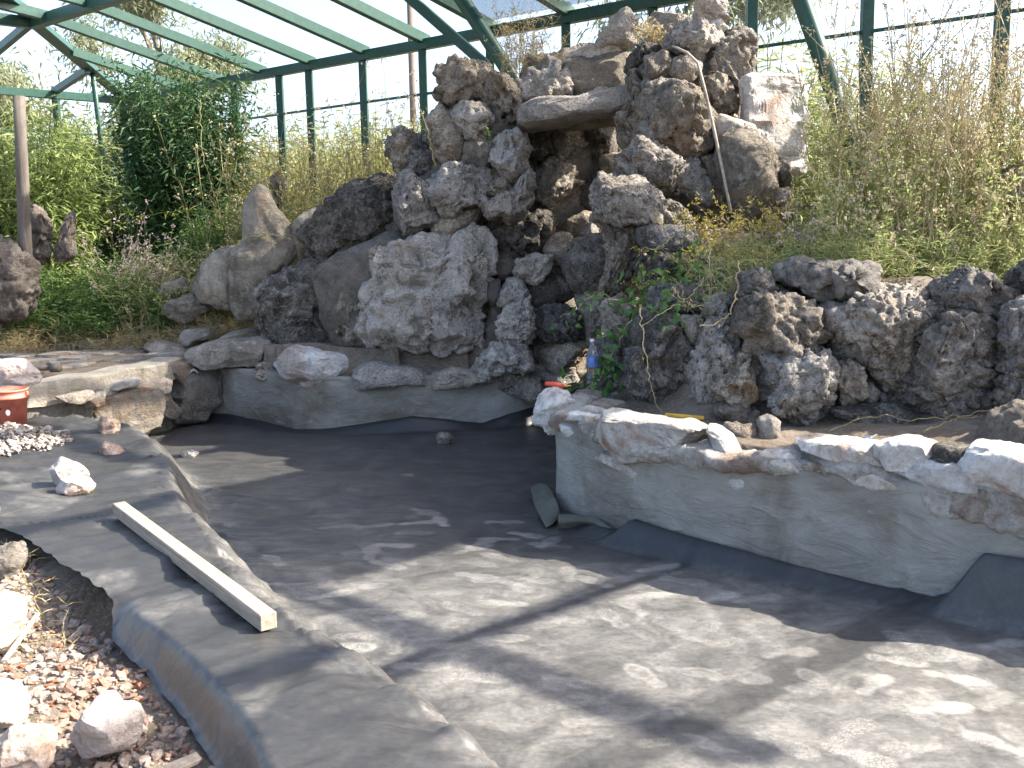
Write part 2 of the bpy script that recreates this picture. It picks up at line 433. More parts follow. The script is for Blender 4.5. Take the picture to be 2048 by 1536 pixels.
M['euc'] = leaf_mat('eucalyptus_leaf', (0.13, 0.155, 0.085), (0.24, 0.26, 0.15), 0.4)
M['hedge'] = leaf_mat('pale_hedge_leaf', (0.19, 0.22, 0.07), (0.33, 0.35, 0.13), 0.45)
M['ivy'] = leaf_mat('ivy_leaf', (0.035, 0.09, 0.03), (0.09, 0.18, 0.05), 0.35)

def net_mat(name, cell, wire, col):
    m, t, b = mat_new(name)
    tc = nd(t, 'UVMap'); sp = nd(t, 'SeparateXYZ'); t.links.new(tc.outputs[0], sp.inputs[0])
    outs = []
    for i in range(2):
        a = nd(t, 'Math', operation='DIVIDE'); a.inputs[1].default_value = cell; t.links.new(sp.outputs[i], a.inputs[0])
        f = nd(t, 'Math', operation='FRACT'); t.links.new(a.outputs[0], f.inputs[0])
        l = nd(t, 'Math', operation='LESS_THAN'); l.inputs[1].default_value = wire / cell; t.links.new(f.outputs[0], l.inputs[0])
        outs.append(l.outputs[0])
    mx = nd(t, 'Math', operation='MAXIMUM'); t.links.new(outs[0], mx.inputs[0]); t.links.new(outs[1], mx.inputs[1])
    b.inputs['Base Color'].default_value = (*col, 1); b.inputs['Roughness'].default_value = 0.5
    tp = nd(t, 'BsdfTransparent'); ms = nd(t, 'MixShader')
    t.links.new(mx.outputs[0], ms.inputs[0]); t.links.new(tp.outputs[0], ms.inputs[1]); t.links.new(b.outputs[0], ms.inputs[2])
    t.links.new(ms.outputs[0], t.nodes['Material Output'].inputs[0])
    return m
M['net'] = net_mat('wire_netting', 0.025, 0.0016, (0.45, 0.47, 0.46))
M['shade'] = net_mat('green_shade_net', 0.012, 0.0050, (0.03, 0.06, 0.055))
M['added_shade'] = net_mat('added_dense_shade_net', 0.012, 0.0085, (0.03, 0.06, 0.055))

# ------------------------------------------------------------------ levels of the place
def poly_interp(pts, key, val):
    a = np.array(pts, float); o = np.argsort(a[:, key]); a = a[o]
    return lambda q: np.interp(q, a[:, key], a[:, val])
CREST = np.array([(-7.5, 13.0), (-5.6, 10.6), (-4.3, 9.2), (-3.35, 8.7), (-2.62, 7.6), (-2.05, 6.2), (-1.52, 5.15), (-1.08, 4.4), (-0.63, 3.79), (-0.28, 3.31), (-0.03, 2.92), (0.5, 2.1), (1.2, 0.9)])
PIER = [(1.5, 9.5), (0.95, 8.4), (0.42, 7.55), (0.30, 7.28), (0.36, 7.04), (0.72, 6.46), (1.36, 5.82), (2.04, 5.32), (2.51, 4.94), (3.6, 4.0), (5.2, 2.6)]
BACK = [(-3.9, 11.05), (-3.55, 11.2), (-3.2, 11.05), (-2.73, 10.76), (-1.99, 10.30), (-1.1, 10.2), (-0.23, 10.32), (0.33, 10.55), (1.0, 10.8), (2.0, 10.9)]
LEFTW = [(-3.45, 11.2), (-3.52, 10.6), (-3.66, 10.2), (-4.02, 9.45), (-4.5, 8.9), (-5.4, 8.3), (-6.6, 7.9)]
def smooth_line(pts, n):
    """Catmull-Rom resample of a polyline to n points"""
    p = np.array(pts, float); p = np.concatenate([2 * p[:1] - p[1:2], p, 2 * p[-1:] - p[-2:-1]])
    k = len(p) - 3; u = np.linspace(0, k, n); i = np.minimum(u.astype(int), k - 1); t = (u - i)[:, None]
    a, b, c, d = p[i], p[i + 1], p[i + 2], p[i + 3]
    q = 0.5 * (2 * b + (c - a) * t + (2 * a - 5 * b + 4 * c - d) * t ** 2 + (3 * b - a - 3 * c + d) * t ** 3)
    L = np.concatenate([[0], np.cumsum(np.linalg.norm(np.diff(q, axis=0), axis=1))])
    s = np.linspace(0, L[-1], n)
    return np.stack([np.interp(s, L, q[:, j]) for j in range(q.shape[1])], 1)
CR = smooth_line(CREST, 400)
def crest_coords(x, y):
    """signed distance to the crest (positive towards the pond) and arc length along it"""
    x = np.asarray(x, float).ravel(); y = np.asarray(y, float).ravel()
    d2 = np.empty(len(x)); idx = np.empty(len(x), int)
    for s in range(0, len(x), 20000):
        q = (x[s:s + 20000, None] - CR[None, :, 0]) ** 2 + (y[s:s + 20000, None] - CR[None, :, 1]) ** 2
        idx[s:s + 20000] = q.argmin(1); d2[s:s + 20000] = q.min(1)
    T = np.gradient(CR, axis=0); T /= np.linalg.norm(T, axis=1, keepdims=True)
    arc = np.concatenate([[0], np.cumsum(np.linalg.norm(np.diff(CR, axis=0), axis=1))])
    v = np.stack([x, y], 1) - CR[idx]
    side = T[idx, 0] * v[:, 1] - T[idx, 1] * v[:, 0]
    along = (v * T[idx]).sum(1)
    return np.sign(side) * np.sqrt(d2), arc[idx] + along
FLOOR = -0.40
def liner_z(x, y, wr=True):
    d, t = crest_coords(x, y)
    x = np.asarray(x, float).ravel(); y = np.asarray(y, float).ravel()
    wd = 0.34 + 0.10 * np.sin(t * 1.3)
    z = FLOOR * sstep(-0.04, 1.0, d / wd)
    if wr:
        onl = 1 - sstep(0.0, 0.5, d); sl = sstep(-0.25, 0.05, d) * (1 - sstep(0.25, 0.75, d)); fl = sstep(0.3, 0.7, d)
        P1 = np.stack([t * 3.4 + 0.6 * np.sin(d * 3), d * 0.8, 0 * t], 1)
        P2 = np.stack([t * 9.0 + d * 1.3, d * 1.1, 0 * t + 4], 1)
        z = z + onl * (0.026 * vnoise(P1, 3) + 0.024 * (ridged(P2, 3, 7) - 0.6))
        P3 = np.stack([t * 11.0 - d * 5.0, d * 1.4, 0 * t + 9], 1)
        z = z + sl * (0.055 * (ridged(P3, 3, 11) - 0.6) + 0.016 * vnoise(P1 * 1.7, 5))
        fl_ = np.clip(1 - np.abs(vnoise(np.stack([t * 4.6 + 0.5 * np.sin(d * 2.5), d * 0.7, 0 * t + 21], 1), 71)) / 0.14, 0, 1) ** 1.3
        f2_ = np.clip(1 - np.abs(vnoise(np.stack([t * 6.5 - d * 4.0, d * 1.2, 0 * t + 27], 1), 73)) / 0.18, 0, 1) ** 1.3
        z = z + sstep(4.5, 5.6, y) * (0.016 * fl_ * onl + 0.028 * f2_ * sl)
        Pc = np.stack([d * 15.0 + 0.8 * np.sin(t * 1.1), t * 0.9, 0 * t + 14], 1)
        z = z + 0.030 * (ridged(Pc, 2, 53) - 0.62) * sstep(-0.10, 0.0, d) * (1 - sstep(0.10, 0.26, d)) * sstep(6.0, 4.8, y)
        P4 = np.stack([(x * 0.6 + y * 0.8) * 3.0, (x * 0.8 - y * 0.6) * 0.9, 0 * x + 2], 1)
        z = z + fl * (0.010 * vnoise(P4, 19) + 0.007 * (ridged(P4 * 2.1, 3, 23) - 0.6))
        und = np.stack([x * 1.3, y * 1.3, 0 * x], 1)
        z = z + 0.018 * vnoise(und, 31) * (1 - 0.5 * fl)
        # welded seam running across the floor
        sx, sy = np.array([0.10, 3.62]), np.array([1.75, 5.05])
        n = np.array([-(sy - sx)[1], (sy - sx)[0]]); n /= np.linalg.norm(n)
        ds = (x - sx[0]) * n[0] + (y - sx[1]) * n[1]
        z = z + 0.012 * np.exp(-(ds / 0.03) ** 2) * fl
    return z
def lz(x, y): return float(liner_z([x], [y])[0])
xl_f = poly_interp([(-0.35, 1.0), (-0.62, 2.4), (-0.95, 3.15), (-1.22, 3.62), (-1.50, 4.02), (-1.73, 4.28), (-1.80, 4.5), (-2.14, 4.87), (-2.55, 5.34), (-3.05, 5.75), (-3.9, 6.3), (-5.2, 6.7), (-6.3, 7.2), (-6.4, 12.0)], 1, 0)
PF = smooth_line(PIER, 400)
def xr_f(y):
    o = np.argsort(PF[:, 1]); return np.interp(y, PF[o, 1], PF[o, 0])
BK = smooth_line(BACK, 200)
LW = smooth_line(LEFTW, 120)
def yb_f(x):
    a = np.interp(x, BK[:, 0], BK[:, 1])
    o = np.argsort(LW[:, 0]); b = np.interp(x, LW[o, 0], LW[o, 1])
    return np.where(x < -3.5, b, a)

CTRL = []
def ctl(*rows):
    for r in rows: CTRL.append(r)
ctl((0, 0, -0.15), (-2, 1, -0.1), (-2, 3, -0.16), (-1.6, 3.3, -0.2), (-3, 3.5, -0.1), (-2.2, 4.3, -0.22), (-3, 5, -0.12), (-5, 5, 0.05), (-4.5, 6, 0), (3, 0, -0.1), (6, 0, 0.2), (-6, 2, 0), (-8, 6, 0.1), (-9, 9, 0.2), (-6, 8.6, 0.22),
    (-4.6, 9.8, 0.275), (-4.2, 10.6, 0.275), (-3.9, 11.4, 0.28), (-5.2, 10.2, 0.275), (-5.2, 11, 0.28), (-4.6, 11.5, 0.28), (-6, 11, 0.28), (-4.4, 11, 0.275), (-4.2, 10.0, 0.275), (-5.6, 9.4, 0.275), (-7.5, 13, 0.35), (-5, 12.6, 0.34), (-3.6, 12.3, 0.4), (-2.6, 11.7, 0.42), (-2.6, 13, 0.7), (-1.6, 12.2, 0.9), (-1.2, 11.0, 0.35), (-1.0, 13, 1.0), (0.2, 12.5, 1.1), (0.0, 11.0, 0.4), (1.5, 12, 1.2), (1.0, 11.3, 0.5),
    (1.3, 10.8, 0.9), (-3.5, 16, 0.8), (-6, 17, 0.6), (-9, 14, 0.4))
for p, Y in (((1500, 520), 7.7), ((1700, 512), 7.4), ((1850, 530), 7.2), ((1950, 545), 7.0), ((1450, 440), 9.0), ((1600, 432), 9.0), ((1900, 440), 9.0), ((2080, 560), 6.8), ((2200, 560), 6.8), ((1350, 470), 8.9), ((1750, 440), 9.6),
             ((1400, 560), 7.8), ((1480, 555), 7.5)):
    v = at(*p, Y); ctl((v.x, v.y, v.z - 0.08))
for p, Y in (((1180, 815), 7.45), ((1300, 835), 6.95), ((1450, 850), 6.45), ((1550, 870), 6.25), ((1640, 875), 6.1), ((1750, 868), 6.0), ((1850, 872), 5.85), ((1950, 885), 5.65), ((2080, 890), 5.4), ((1250, 800), 7.6), ((1600, 850), 6.5), ((1800, 840), 6.4), ((2000, 840), 6.1)):
    v = at(*p, Y); ctl((v.x, v.y, v.z - 0.03))
ctl((0.9, 8.2, 0.4), (1.3, 8.0, 0.6), (4.2, 5.5, 0.7), (5, 7, 1.2), (6, 9, 1.2), (3, 11, 1.4), (5, 4, 0.6), (8, 8, 0.8), (6.5, 2, 0.4), (-6, 24, 0.3), (2, 20, 0.4), (10, 14, 0.4), (-14, 14, 0.3), (-14, 4, 0.1), (0, -6, -0.1), (12, 0, 0.3), (-14, 30, 0.1), (14, 30, 0.1), (-40, 40, 0), (40, 40, 0), (0, 80, 0), (-40, -30, 0), (40, -30, 0))
CT = np.array(CTRL)
def ground_z(x, y, raw=False):
    x = np.asarray(x, float).ravel(); y = np.asarray(y, float).ravel()
    z = np.empty(len(x))
    for s in range(0, len(x), 20000):
        d = np.sqrt((x[s:s + 20000, None] - CT[None, :, 0]) ** 2 + (y[s:s + 20000, None] - CT[None, :, 1]) ** 2) + 0.12
        wgt = 1 / d ** 3.5
        z[s:s + 20000] = (wgt * CT[None, :, 2]).sum(1) / wgt.sum(1)
    near = (np.abs(x) < 16) & (y > -4) & (y < 26)
    q = np.stack([x * 2.2, y * 2.2, 0 * x], 1)
    z = z + near * (0.035 * fbm(q, 4, 77) + 0.012 * fbm(q * 5, 3, 78))
    if raw: return z
    inside = (x > xl_f(y) + np.where(y < 4.5, 0.2, 0.03)) & (x < xr_f(y) + 0.19) & (y < yb_f(x) + 0.15) & (y > 0.9)
    zi = np.where(inside, liner_z(x, y, False) - 0.075, z)
    return zi
def gz(x, y): return float(ground_z([x], [y], True)[0])

# ------------------------------------------------------------------ the ground
def axis(lo, hi, step, far):
    a = list(np.arange(lo, hi + 1e-6, step)); s = step; v = hi; r = []
    while v < far: s *= 1.35; v += s; r.append(v)
    s = step; v = lo; l = []
    while v > -far: s *= 1.35; v -= s; l.append(v)
    return np.array(l[::-1] + a + r)
gx, gy = axis(-7.5, 5.5, 0.075, 900), axis(1.5, 13.5, 0.075, 900)
GX, GY = np.meshgrid(gx, gy)
GZ = ground_z(GX.ravel(), GY.ravel())
nx, ny = len(gx), len(gy)
idx = np.arange(nx * ny).reshape(ny, nx)
gf = np.stack([idx[:-1, :-1], idx[:-1, 1:], idx[1:, 1:], idx[1:, :-1]], -1).reshape(-1, 4)
g = link('ground', mesh_np('ground', [(np.stack([GX.ravel(), GY.ravel(), GZ], 1), gf, M['soil'])]))
tag(g, 'bare dry soil of the garden around the pond', None, kind='structure')

# ------------------------------------------------------------------ the pond liner
def build_liner():
    rng = np.random.default_rng(4)
    nu, nv = 330, 560
    u = np.linspace(0, 1, nu); v = np.linspace(0, 1, nv)
    y0, y1 = 1.3, 10.1
    Yp = y0 + (y1 - y0) * v
    XL = xl_f(Yp); XR = xr_f(Yp) - 0.035
    # the far left part ends at the stone kerb
    X = XL[:, None] + (XR - XL)[:, None] * u[None]
    Y = np.repeat(Yp[:, None], nu, 1)
    lim = yb_f(X) - 0.012
    Y = np.where(Y > 8.0, 8.0 + (Y - 8.0) / (y1 - 8.0) * np.maximum(lim - 8.0, 0.02), Y)
    x, y = X.ravel(), Y.ravel()
    z = liner_z(x, y).reshape(nv, nu)
    # turned up against the far wall
    dist_b = np.clip(lim - Y, 0, 9)
    rise_b = np.interp(X, [-3.9, -3.4, -3.0, -2.2, -1.9, -1.0, -0.3, 0.1, 0.4, 1.5], [0.0, 0.07, 0.09, 0.02, 0.04, 0.15, 0.06, 0.16, 0.20, 0.2])
    k = np.arange(nv)[:, None]
    z = z + rise_b * sstep(0.14, 0.0, dist_b) * (X > -3.5)
    Y = Y - 0.05 * sstep(0.10, 0.03, dist_b) * (X > -3.5) * (X < 1.2) * rise_b / 0.15 * 0
    # turned up against the plastered pier
    rise_r = np.interp(Y, [1, 4.2, 4.75, 5.05, 5.12, 5.2, 5.4, 5.85, 6.38, 6.46, 6.7, 7.2, 8.0, 10], [0.42, 0.40, 0.36, 0.34, 0.12, 0.05, 0.06, 0.12, 0.16, 0.05, 0.06, 0.05, 0.05, 0.1])
    dr = (XR[:, None] - X)
    z = z + rise_r * sstep(0.26, 0.0, dr) ** 1.5
    # drape over the outer edge of the ledge, near the camera
    dl = X - XL[:, None]
    drape = np.interp(Y, [0, 3.9, 4.25, 4.42, 4.55, 9], [0.20, 0.17, 0.13, 0.05, 0.0, 0.0])
    z = z - drape * (1 - sstep(0.0, 0.13, dl)) ** 1.2
    # the far left part lies over lumpy ground
    z = z + 0.10 * sstep(5.5, 6.5, Y) * (1 - sstep(0.0, 1.6, dl)) * (0.5 + 0.5 * np.sin(X * 3.1 + Y * 2.0))
    edge = np.sin(Y * 23) * 0.5 + np.sin(Y * 61 + 1) * 0.3
    X = X - (1 - sstep(0, 0.12, dl)) * 0.018 * edge * sstep(4.3, 4.6, Y)
    V = np.stack([X.ravel(), Y.ravel(), z.ravel()], 1)
    id_ = np.arange(nu * nv).reshape(nv, nu)
    F = np.stack([id_[:-1, :-1], id_[:-1, 1:], id_[1:, 1:], id_[1:, :-1]], -1).reshape(-1, 4)
    me = mesh_np('pond_liner', [(V, F, M['liner'])])
    d, t = crest_coords(V[:, 0], V[:, 1])
    dust_and_shade = 0.12 + 0.46 * sstep(0.15, 0.7, d) * (1 - 0.74 * sstep(5.5, 6.6, V[:, 1])) + 0.34 * sstep(-0.1, 0.15, d) * (1 - sstep(0.25, 0.5, d))  # dustiness; shade painted into the back floor, lit streak into the slope
    dust_and_shade *= 1 - 0.75 * sstep(0.30, 0.10, np.interp(V[:, 1], Yp, XR) - V[:, 0])
    dust_and_shade *= 1 - 0.8 * sstep(0.2, 0.06, dist_b.ravel())
    for sx, sy in (((0.10, 3.62), (1.75, 5.05)), ((-0.62, 4.62), (0.25, 5.35))):      # welded seams and the cleaner strip beside them
        sx, sy = np.array(sx), np.array(sy); n_ = np.array([-(sy - sx)[1], (sy - sx)[0]]); n_ /= np.linalg.norm(n_)
        ds = (V[:, 0] - sx[0]) * n_[0] + (V[:, 1] - sx[1]) * n_[1]; wdt = 0.22 if sx[0] > 0 else 0.06
        dust_and_shade *= 1 - 0.6 * sstep(-wdt - 0.03, -wdt + 0.02, ds) * (1 - sstep(-0.01, 0.02, ds)) * sstep(0.25, 0.5, d)
    sm_ = np.stack([V[:, 0] * 2.0, V[:, 1] * 2.0, 0 * d], 1)
    dust_and_shade += 0.35 * sstep(0.30, 0.55, vnoise(sm_ * 1.6, 61)) * (1 - sstep(-0.05, 0.1, d)) * (0.4 + 0.6 * vnoise(sm_ * 6, 62) ** 2)
    fp = np.zeros(len(V))
    for i in range(330):
        cx = rng.uniform(-1.6, 2.6); cy = rng.uniform(2.9, 7.4)
        dd, _ = crest_coords([cx], [cy])
        if dd[0] < 0.45 or cx > float(xr_f(cy)) - 0.25: continue
        if cy > 6.2 and rng.random() < 0.5: continue
        a = rng.choice([0.15, 0.6, -0.5, 0.3, 1.9, 2.8]) + rng.normal() * 0.35
        sel = np.where((np.abs(V[:, 0] - cx) < 0.22) & (np.abs(V[:, 1] - cy) < 0.22))[0]
        lx = (V[sel, 0] - cx) * math.cos(a) + (V[sel, 1] - cy) * math.sin(a); ly = -(V[sel, 0] - cx) * math.sin(a) + (V[sel, 1] - cy) * math.cos(a)
        ball = np.sqrt(((lx - 0.05) / 0.095) ** 2 + (ly / 0.052) ** 2); heel = np.sqrt(((lx + 0.095) / 0.048) ** 2 + (ly / 0.038) ** 2)
        waist = np.sqrt(((lx + 0.03) / 0.08) ** 2 + (ly / 0.028) ** 2)
        r = np.minimum(np.minimum(ball, heel), waist)
        val = rng.uniform(0.08, 0.36) * (sstep(1.12, 0.86, r))
        if rng.random() < 0.45: val = val * (0.55 + 0.45 * sstep(0.55, 0.95, r))
        fp[sel] = np.maximum(fp[sel], val)
    for nme, arr in (('dust_and_shade', dust_and_shade), ('print', fp)):
        at_ = me.attributes.new(nme, 'FLOAT', 'POINT'); at_.data.foreach_set('value', arr.astype(np.float32))
    o = link('pond_liner', me)
    return tag(o, 'black rubber sheet lining the empty pond, dusty with footprints', 'pond liner')
liner = build_liner()

# ------------------------------------------------------------------ stones
GROW = {'karst': 1.20, 'knob': 1.15, 'rough': 1.04, 'block': 1.14, 'slab': 1.12, 'smooth': 1.12}
def stone_mesh(poly, Y, depth, style='karst', seed=0, yaw=0.0, lvl=None, tune=None, grow=None):
    """a solid stone whose outline, seen from the front, follows poly; it has its own depth and relief"""
    P = [at(px, py, Y) for px, py in poly]
    X = np.array([p.x for p in P]); Z = np.array([p.z for p in P])
    x2, z2 = np.roll(X, -1), np.roll(Z, -1); cr = X * z2 - x2 * Z; A = cr.sum() / 2
    cx = ((X + x2) * cr).sum() / (6 * A); cz = ((Z + z2) * cr).sum() / (6 * A)
    n = 60; f = np.linspace(0, 1, n, endpoint=False)
    ex = (X[:, None] + (x2 - X)[:, None] * f).ravel() - cx; ez = (Z[:, None] + (z2 - Z)[:, None] * f).ravel() - cz
    th = np.arctan2(ez, ex); r = np.hypot(ex, ez)
    bins = 180; bi = ((th + PI) / (2 * PI) * bins).astype(int) % bins
    rb = np.zeros(bins); np.maximum.at(rb, bi, r)
    if (rb == 0).any():
        g_ = np.where(rb > 0)[0]; rb = np.interp(np.arange(bins), g_, rb[g_], period=bins)
    rb *= grow or GROW.get(style, 1.06)
    ker = np.array([1, 2, 3, 2, 1.0]); ker /= ker.sum()
    rb = sum(np.roll(rb, j - 2) * ker[j] for j in range(5))
    s = math.sqrt(abs(A) / PI)
    if lvl is None:
        px_r = s * FPX / Y
        lvl = 6 if px_r > 85 else 5 if px_r > 30 else 4 if px_r > 10 else 3
    SV, SF = ico(lvl)
    rho = np.hypot(SV[:, 0], SV[:, 2]); tt = np.arctan2(SV[:, 2], SV[:, 0])
    rr = np.interp((tt + PI) / (2 * PI) * bins - 0.5, np.arange(bins), rb, period=bins)
    p_, q_ = {'slab': (0.45, 0.36), 'block': (0.5, 0.5), 'plate': (0.34, 0.34), 'smooth': (0.85, 0.8)}.get(style, (0.78, 0.75))
    k = rr * rho ** p_ / np.maximum(rho, 1e-6)
    V = np.stack([SV[:, 0] * k, depth * np.sign(SV[:, 1]) * np.abs(SV[:, 1]) ** q_, SV[:, 2] * k], 1)
    o = np.array([seed * 7.31, seed * 3.77, seed * 1.93])
    N = vnormals(V, SF)
    ncut = {'block': 16, 'slab': 12, 'karst': 9, 'knob': 5}.get(style, 0)
    if ncut:
        rng = np.random.default_rng(seed + 5)
        for j in range(ncut):
            nn = rng.normal(size=3); nn[1] = -abs(nn[1]) * (1.3 if style != 'slab' else 0.5) ; nn /= np.linalg.norm(nn)
            pr = V @ nn; lim = pr.max() * (rng.uniform(0.55, 0.86) if style == 'block' else rng.uniform(0.7, 0.95))
            V = V - np.maximum(pr - lim, 0)[:, None] * nn * (0.97 if style in ('block', 'slab') else 0.8)
        N = vnormals(V, SF)
    W = V + o
    rs = np.random.default_rng(seed * 3 + 1); fq, am, bed = rs.uniform(0.75, 1.45), rs.uniform(0.75, 1.3), rs.uniform(0, 1)
    if tune: fq, am, bed = tune
    ax = rs.normal(size=3) * 0.5 + np.array([0, 0, 1.0]); ax /= np.linalg.norm(ax)
    lump = fbm(W * (1.5 / s), 3, 3)
    if style == 'karst':
        wv = np.stack([vnoise(W * (1.3 / s), 1), vnoise(W * (1.3 / s), 2), vnoise(W * (1.3 / s), 4)], 1)
        wp = W + 0.30 * s * wv
        m_ = min(1, s / 0.25)
        d = 0.16 * s * lump + 0.27 * am * s * (ridged(wp * (1.7 * fq / s), 5, 9) - 0.66)
        if bed > 0.5:
            bl = (W @ ax)[:, None]; bz = W * 2.0 + bl * ax * 14.0
            d += 0.05 * min(1, s / 0.2) * bed * fbm(bz, 3, 33)
        cr_ = np.abs(vnoise(wp * (2.4 / s), 14)); d -= 0.13 * s * np.clip(1 - cr_ / 0.16, 0, 1) ** 1.5
        w2 = W + 0.035 * np.stack([vnoise(W * 12, 1), vnoise(W * 12, 2), vnoise(W * 12, 4)], 1)
        msk = sstep(-0.2, 0.3, vnoise(W * 2.7, 40))
        f1 = worley(w2 * np.array([8, 8, 6]) * fq, 3); d -= 0.095 * m_ * (1.55 - bed) * sstep(0.55, 0.10, f1) * (0.15 + 0.85 * msk)
        f2 = worley(w2 * 18, 5); d -= 0.036 * m_ * sstep(0.6, 0.1, f2) * (0.5 + 0.5 * (1 - msk))
        d += 0.022 * (ridged(W * 15, 4, 21) - 0.6)
    elif style == 'knob':
        wp = W + 0.04 * np.stack([vnoise(W * 9, 1), vnoise(W * 9, 2), vnoise(W * 9, 4)], 1)
        f1 = worley(wp * 8.0, 3); f2 = worley(wp * 18, 5)
        d = 0.18 * s * lump + min(1, s / 0.22) * (0.13 * (0.55 - f1) + 0.06 * (0.5 - f2)) + 0.02 * (ridged(W * 20, 3, 21) - 0.6)
    elif style == 'smooth':
        d = 0.16 * s * lump + 0.07 * s * (ridged(W * (2.2 / s), 4, 8) - 0.62) + 0.010 * (ridged(W * 18, 3, 21) - 0.6)
        d -= 0.012 * min(1, s / 0.2) * sstep(0.85, 0.97, ridged(W * (2.2 / s), 2, 5))
    elif style in ('slab', 'block', 'plate'):
        lay = np.stack([W[:, 0] * 2.0, W[:, 1] * 2.0, W[:, 2] * 15.0], 1)
        d = 0.06 * s * lump + 0.024 * min(1, s / 0.15) * fbm(lay, 3, 6) + 0.04 * min(1, s / 0.15) * (ridged(W * 6, 4, 12) - 0.6) + 0.010 * (ridged(W * 26, 3, 21) - 0.6)
    else:
        d = 0.14 * s * lump + 0.07 * (ridged(W * 4.5, 5, 7) - 0.62) + 0.03 * fbm(W * 8, 4, 7) + 0.014 * (ridged(W * 22, 3, 21) - 0.6)
    V = V + N * d[:, None]
    if yaw:
        V[:, 0] /= max(0.35, math.cos(yaw)) ** (1.0 if yaw > 0.6 else 0.6)
        c, sn = math.cos(yaw), math.sin(yaw)
        V = np.stack([V[:, 0] * c - V[:, 1] * sn, V[:, 0] * sn + V[:, 1] * c, V[:, 2]], 1)
    return V + np.array([cx, Y, cz]), SF
_seed = [0]
def stone(poly, Y, depth, style='karst', mat='karst', parent=None, name='stone', yaw=0.0, label=None, lvl=None, tune=None, grow=None):
    _seed[0] += 1
    V, F = stone_mesh(poly, Y, depth, style, _seed[0], yaw, lvl, tune, grow)
    o = obj(name, V, F, M[mat], parent)
    if style in ('block', 'slab', 'plate'): o.data.set_sharp_from_angle(angle=0.42)
    if label: o['label'] = label
    return o

# ------------------------------------------------------------------ retaining walls round the pond
def wall_sheet(line, z0, z1, back, seed, bulge=0.02):
    """a solid wall: trowelled front face along line, flat top, plain back"""
    n = len(line); m = 26
    T = np.gradient(line, axis=0); T /= np.linalg.norm(T, axis=1, keepdims=True)
    N = np.stack([-T[:, 1], T[:, 0]], 1) * back          # towards the soil side
    h = np.linspace(0, 1, m)
    z0 = np.broadcast_to(z0, (n,)); z1 = np.broadcast_to(z1, (n,))
    Z = z0[:, None] + (z1 - z0)[:, None] * h
    XY = np.repeat(line[:, None, :], m, 1)
    p = np.concatenate([XY, Z[..., None]], 2).reshape(-1, 3)
    d = bulge * fbm(p * 2.4 + seed, 4, 5) + 0.006 * fbm(p * np.array([6, 6, 20]) + seed, 3, 6)
    front = p - np.repeat(N[:, None, :], m, 1).reshape(-1, 2) @ np.eye(2, 3) * (d[:, None] + 0.0)
    top_b = np.concatenate([line + N * 0.26, z1[:, None] - 0.01], 1)
    bot_b = np.concatenate([line + N * 0.26, z0[:, None]], 1)
    V = np.concatenate([front, top_b, bot_b]); i = np.arange(n * m).reshape(n, m); tb = n * m + np.arange(n); bb = tb + n
    F = [np.stack([i[:-1, :-1], i[1:, :-1], i[1:, 1:], i[:-1, 1:]], -1).reshape(-1, 4),
         np.stack([i[:-1, -1], i[1:, -1], tb[1:], tb[:-1]], 1), np.stack([tb[:-1], tb[1:], bb[1:], bb[:-1]], 1),
         np.stack([i[:-1, 0], bb[:-1], bb[1:], i[1:, 0]], 1)]
    return V, F
pier = tag(empty('pond_pier', (0.9, 6.9, FLOOR)), 'grey plastered pond wall capped with white rust-streaked rocks, below the boulders', 'wall')
topz = np.interp(PF[:, 1], [2.6, 5, 5.35, 5.94, 6.7, 7.68, 9], [0.30, 0.28, 0.24, 0.23, 0.25, 0.28, 0.3])
V, F = wall_sheet(PF, FLOOR - 0.05, topz, 1, 3.0)
obj('plaster', V, F, M['plaster'], pier)
bw = tag(empty('pond_back_wall', (-1.4, 10.6, FLOOR)), 'low plastered pond wall with flat stones on top, under the waterfall rockery', 'wall')
BKL = BK[BK[:, 0] > -3.6]
V, F = wall_sheet(BKL, FLOOR - 0.05, np.interp(BKL[:, 0], [-3.6, -2.8, -2, -1.2, -0.4, 0.4, 1.5], [0.16, 0.18, 0.16, 0.14, 0.16, 0.08, 0.1]), 1, 9.0, 0.035)
obj('plaster', V, F, M['plaster'], bw)
def pierY(px): return float(np.interp(px, [1075, 1110, 1250, 1500, 1800, 2048, 2150], [7.38, 7.24, 6.47, 5.86, 5.37, 4.98, 4.8]))
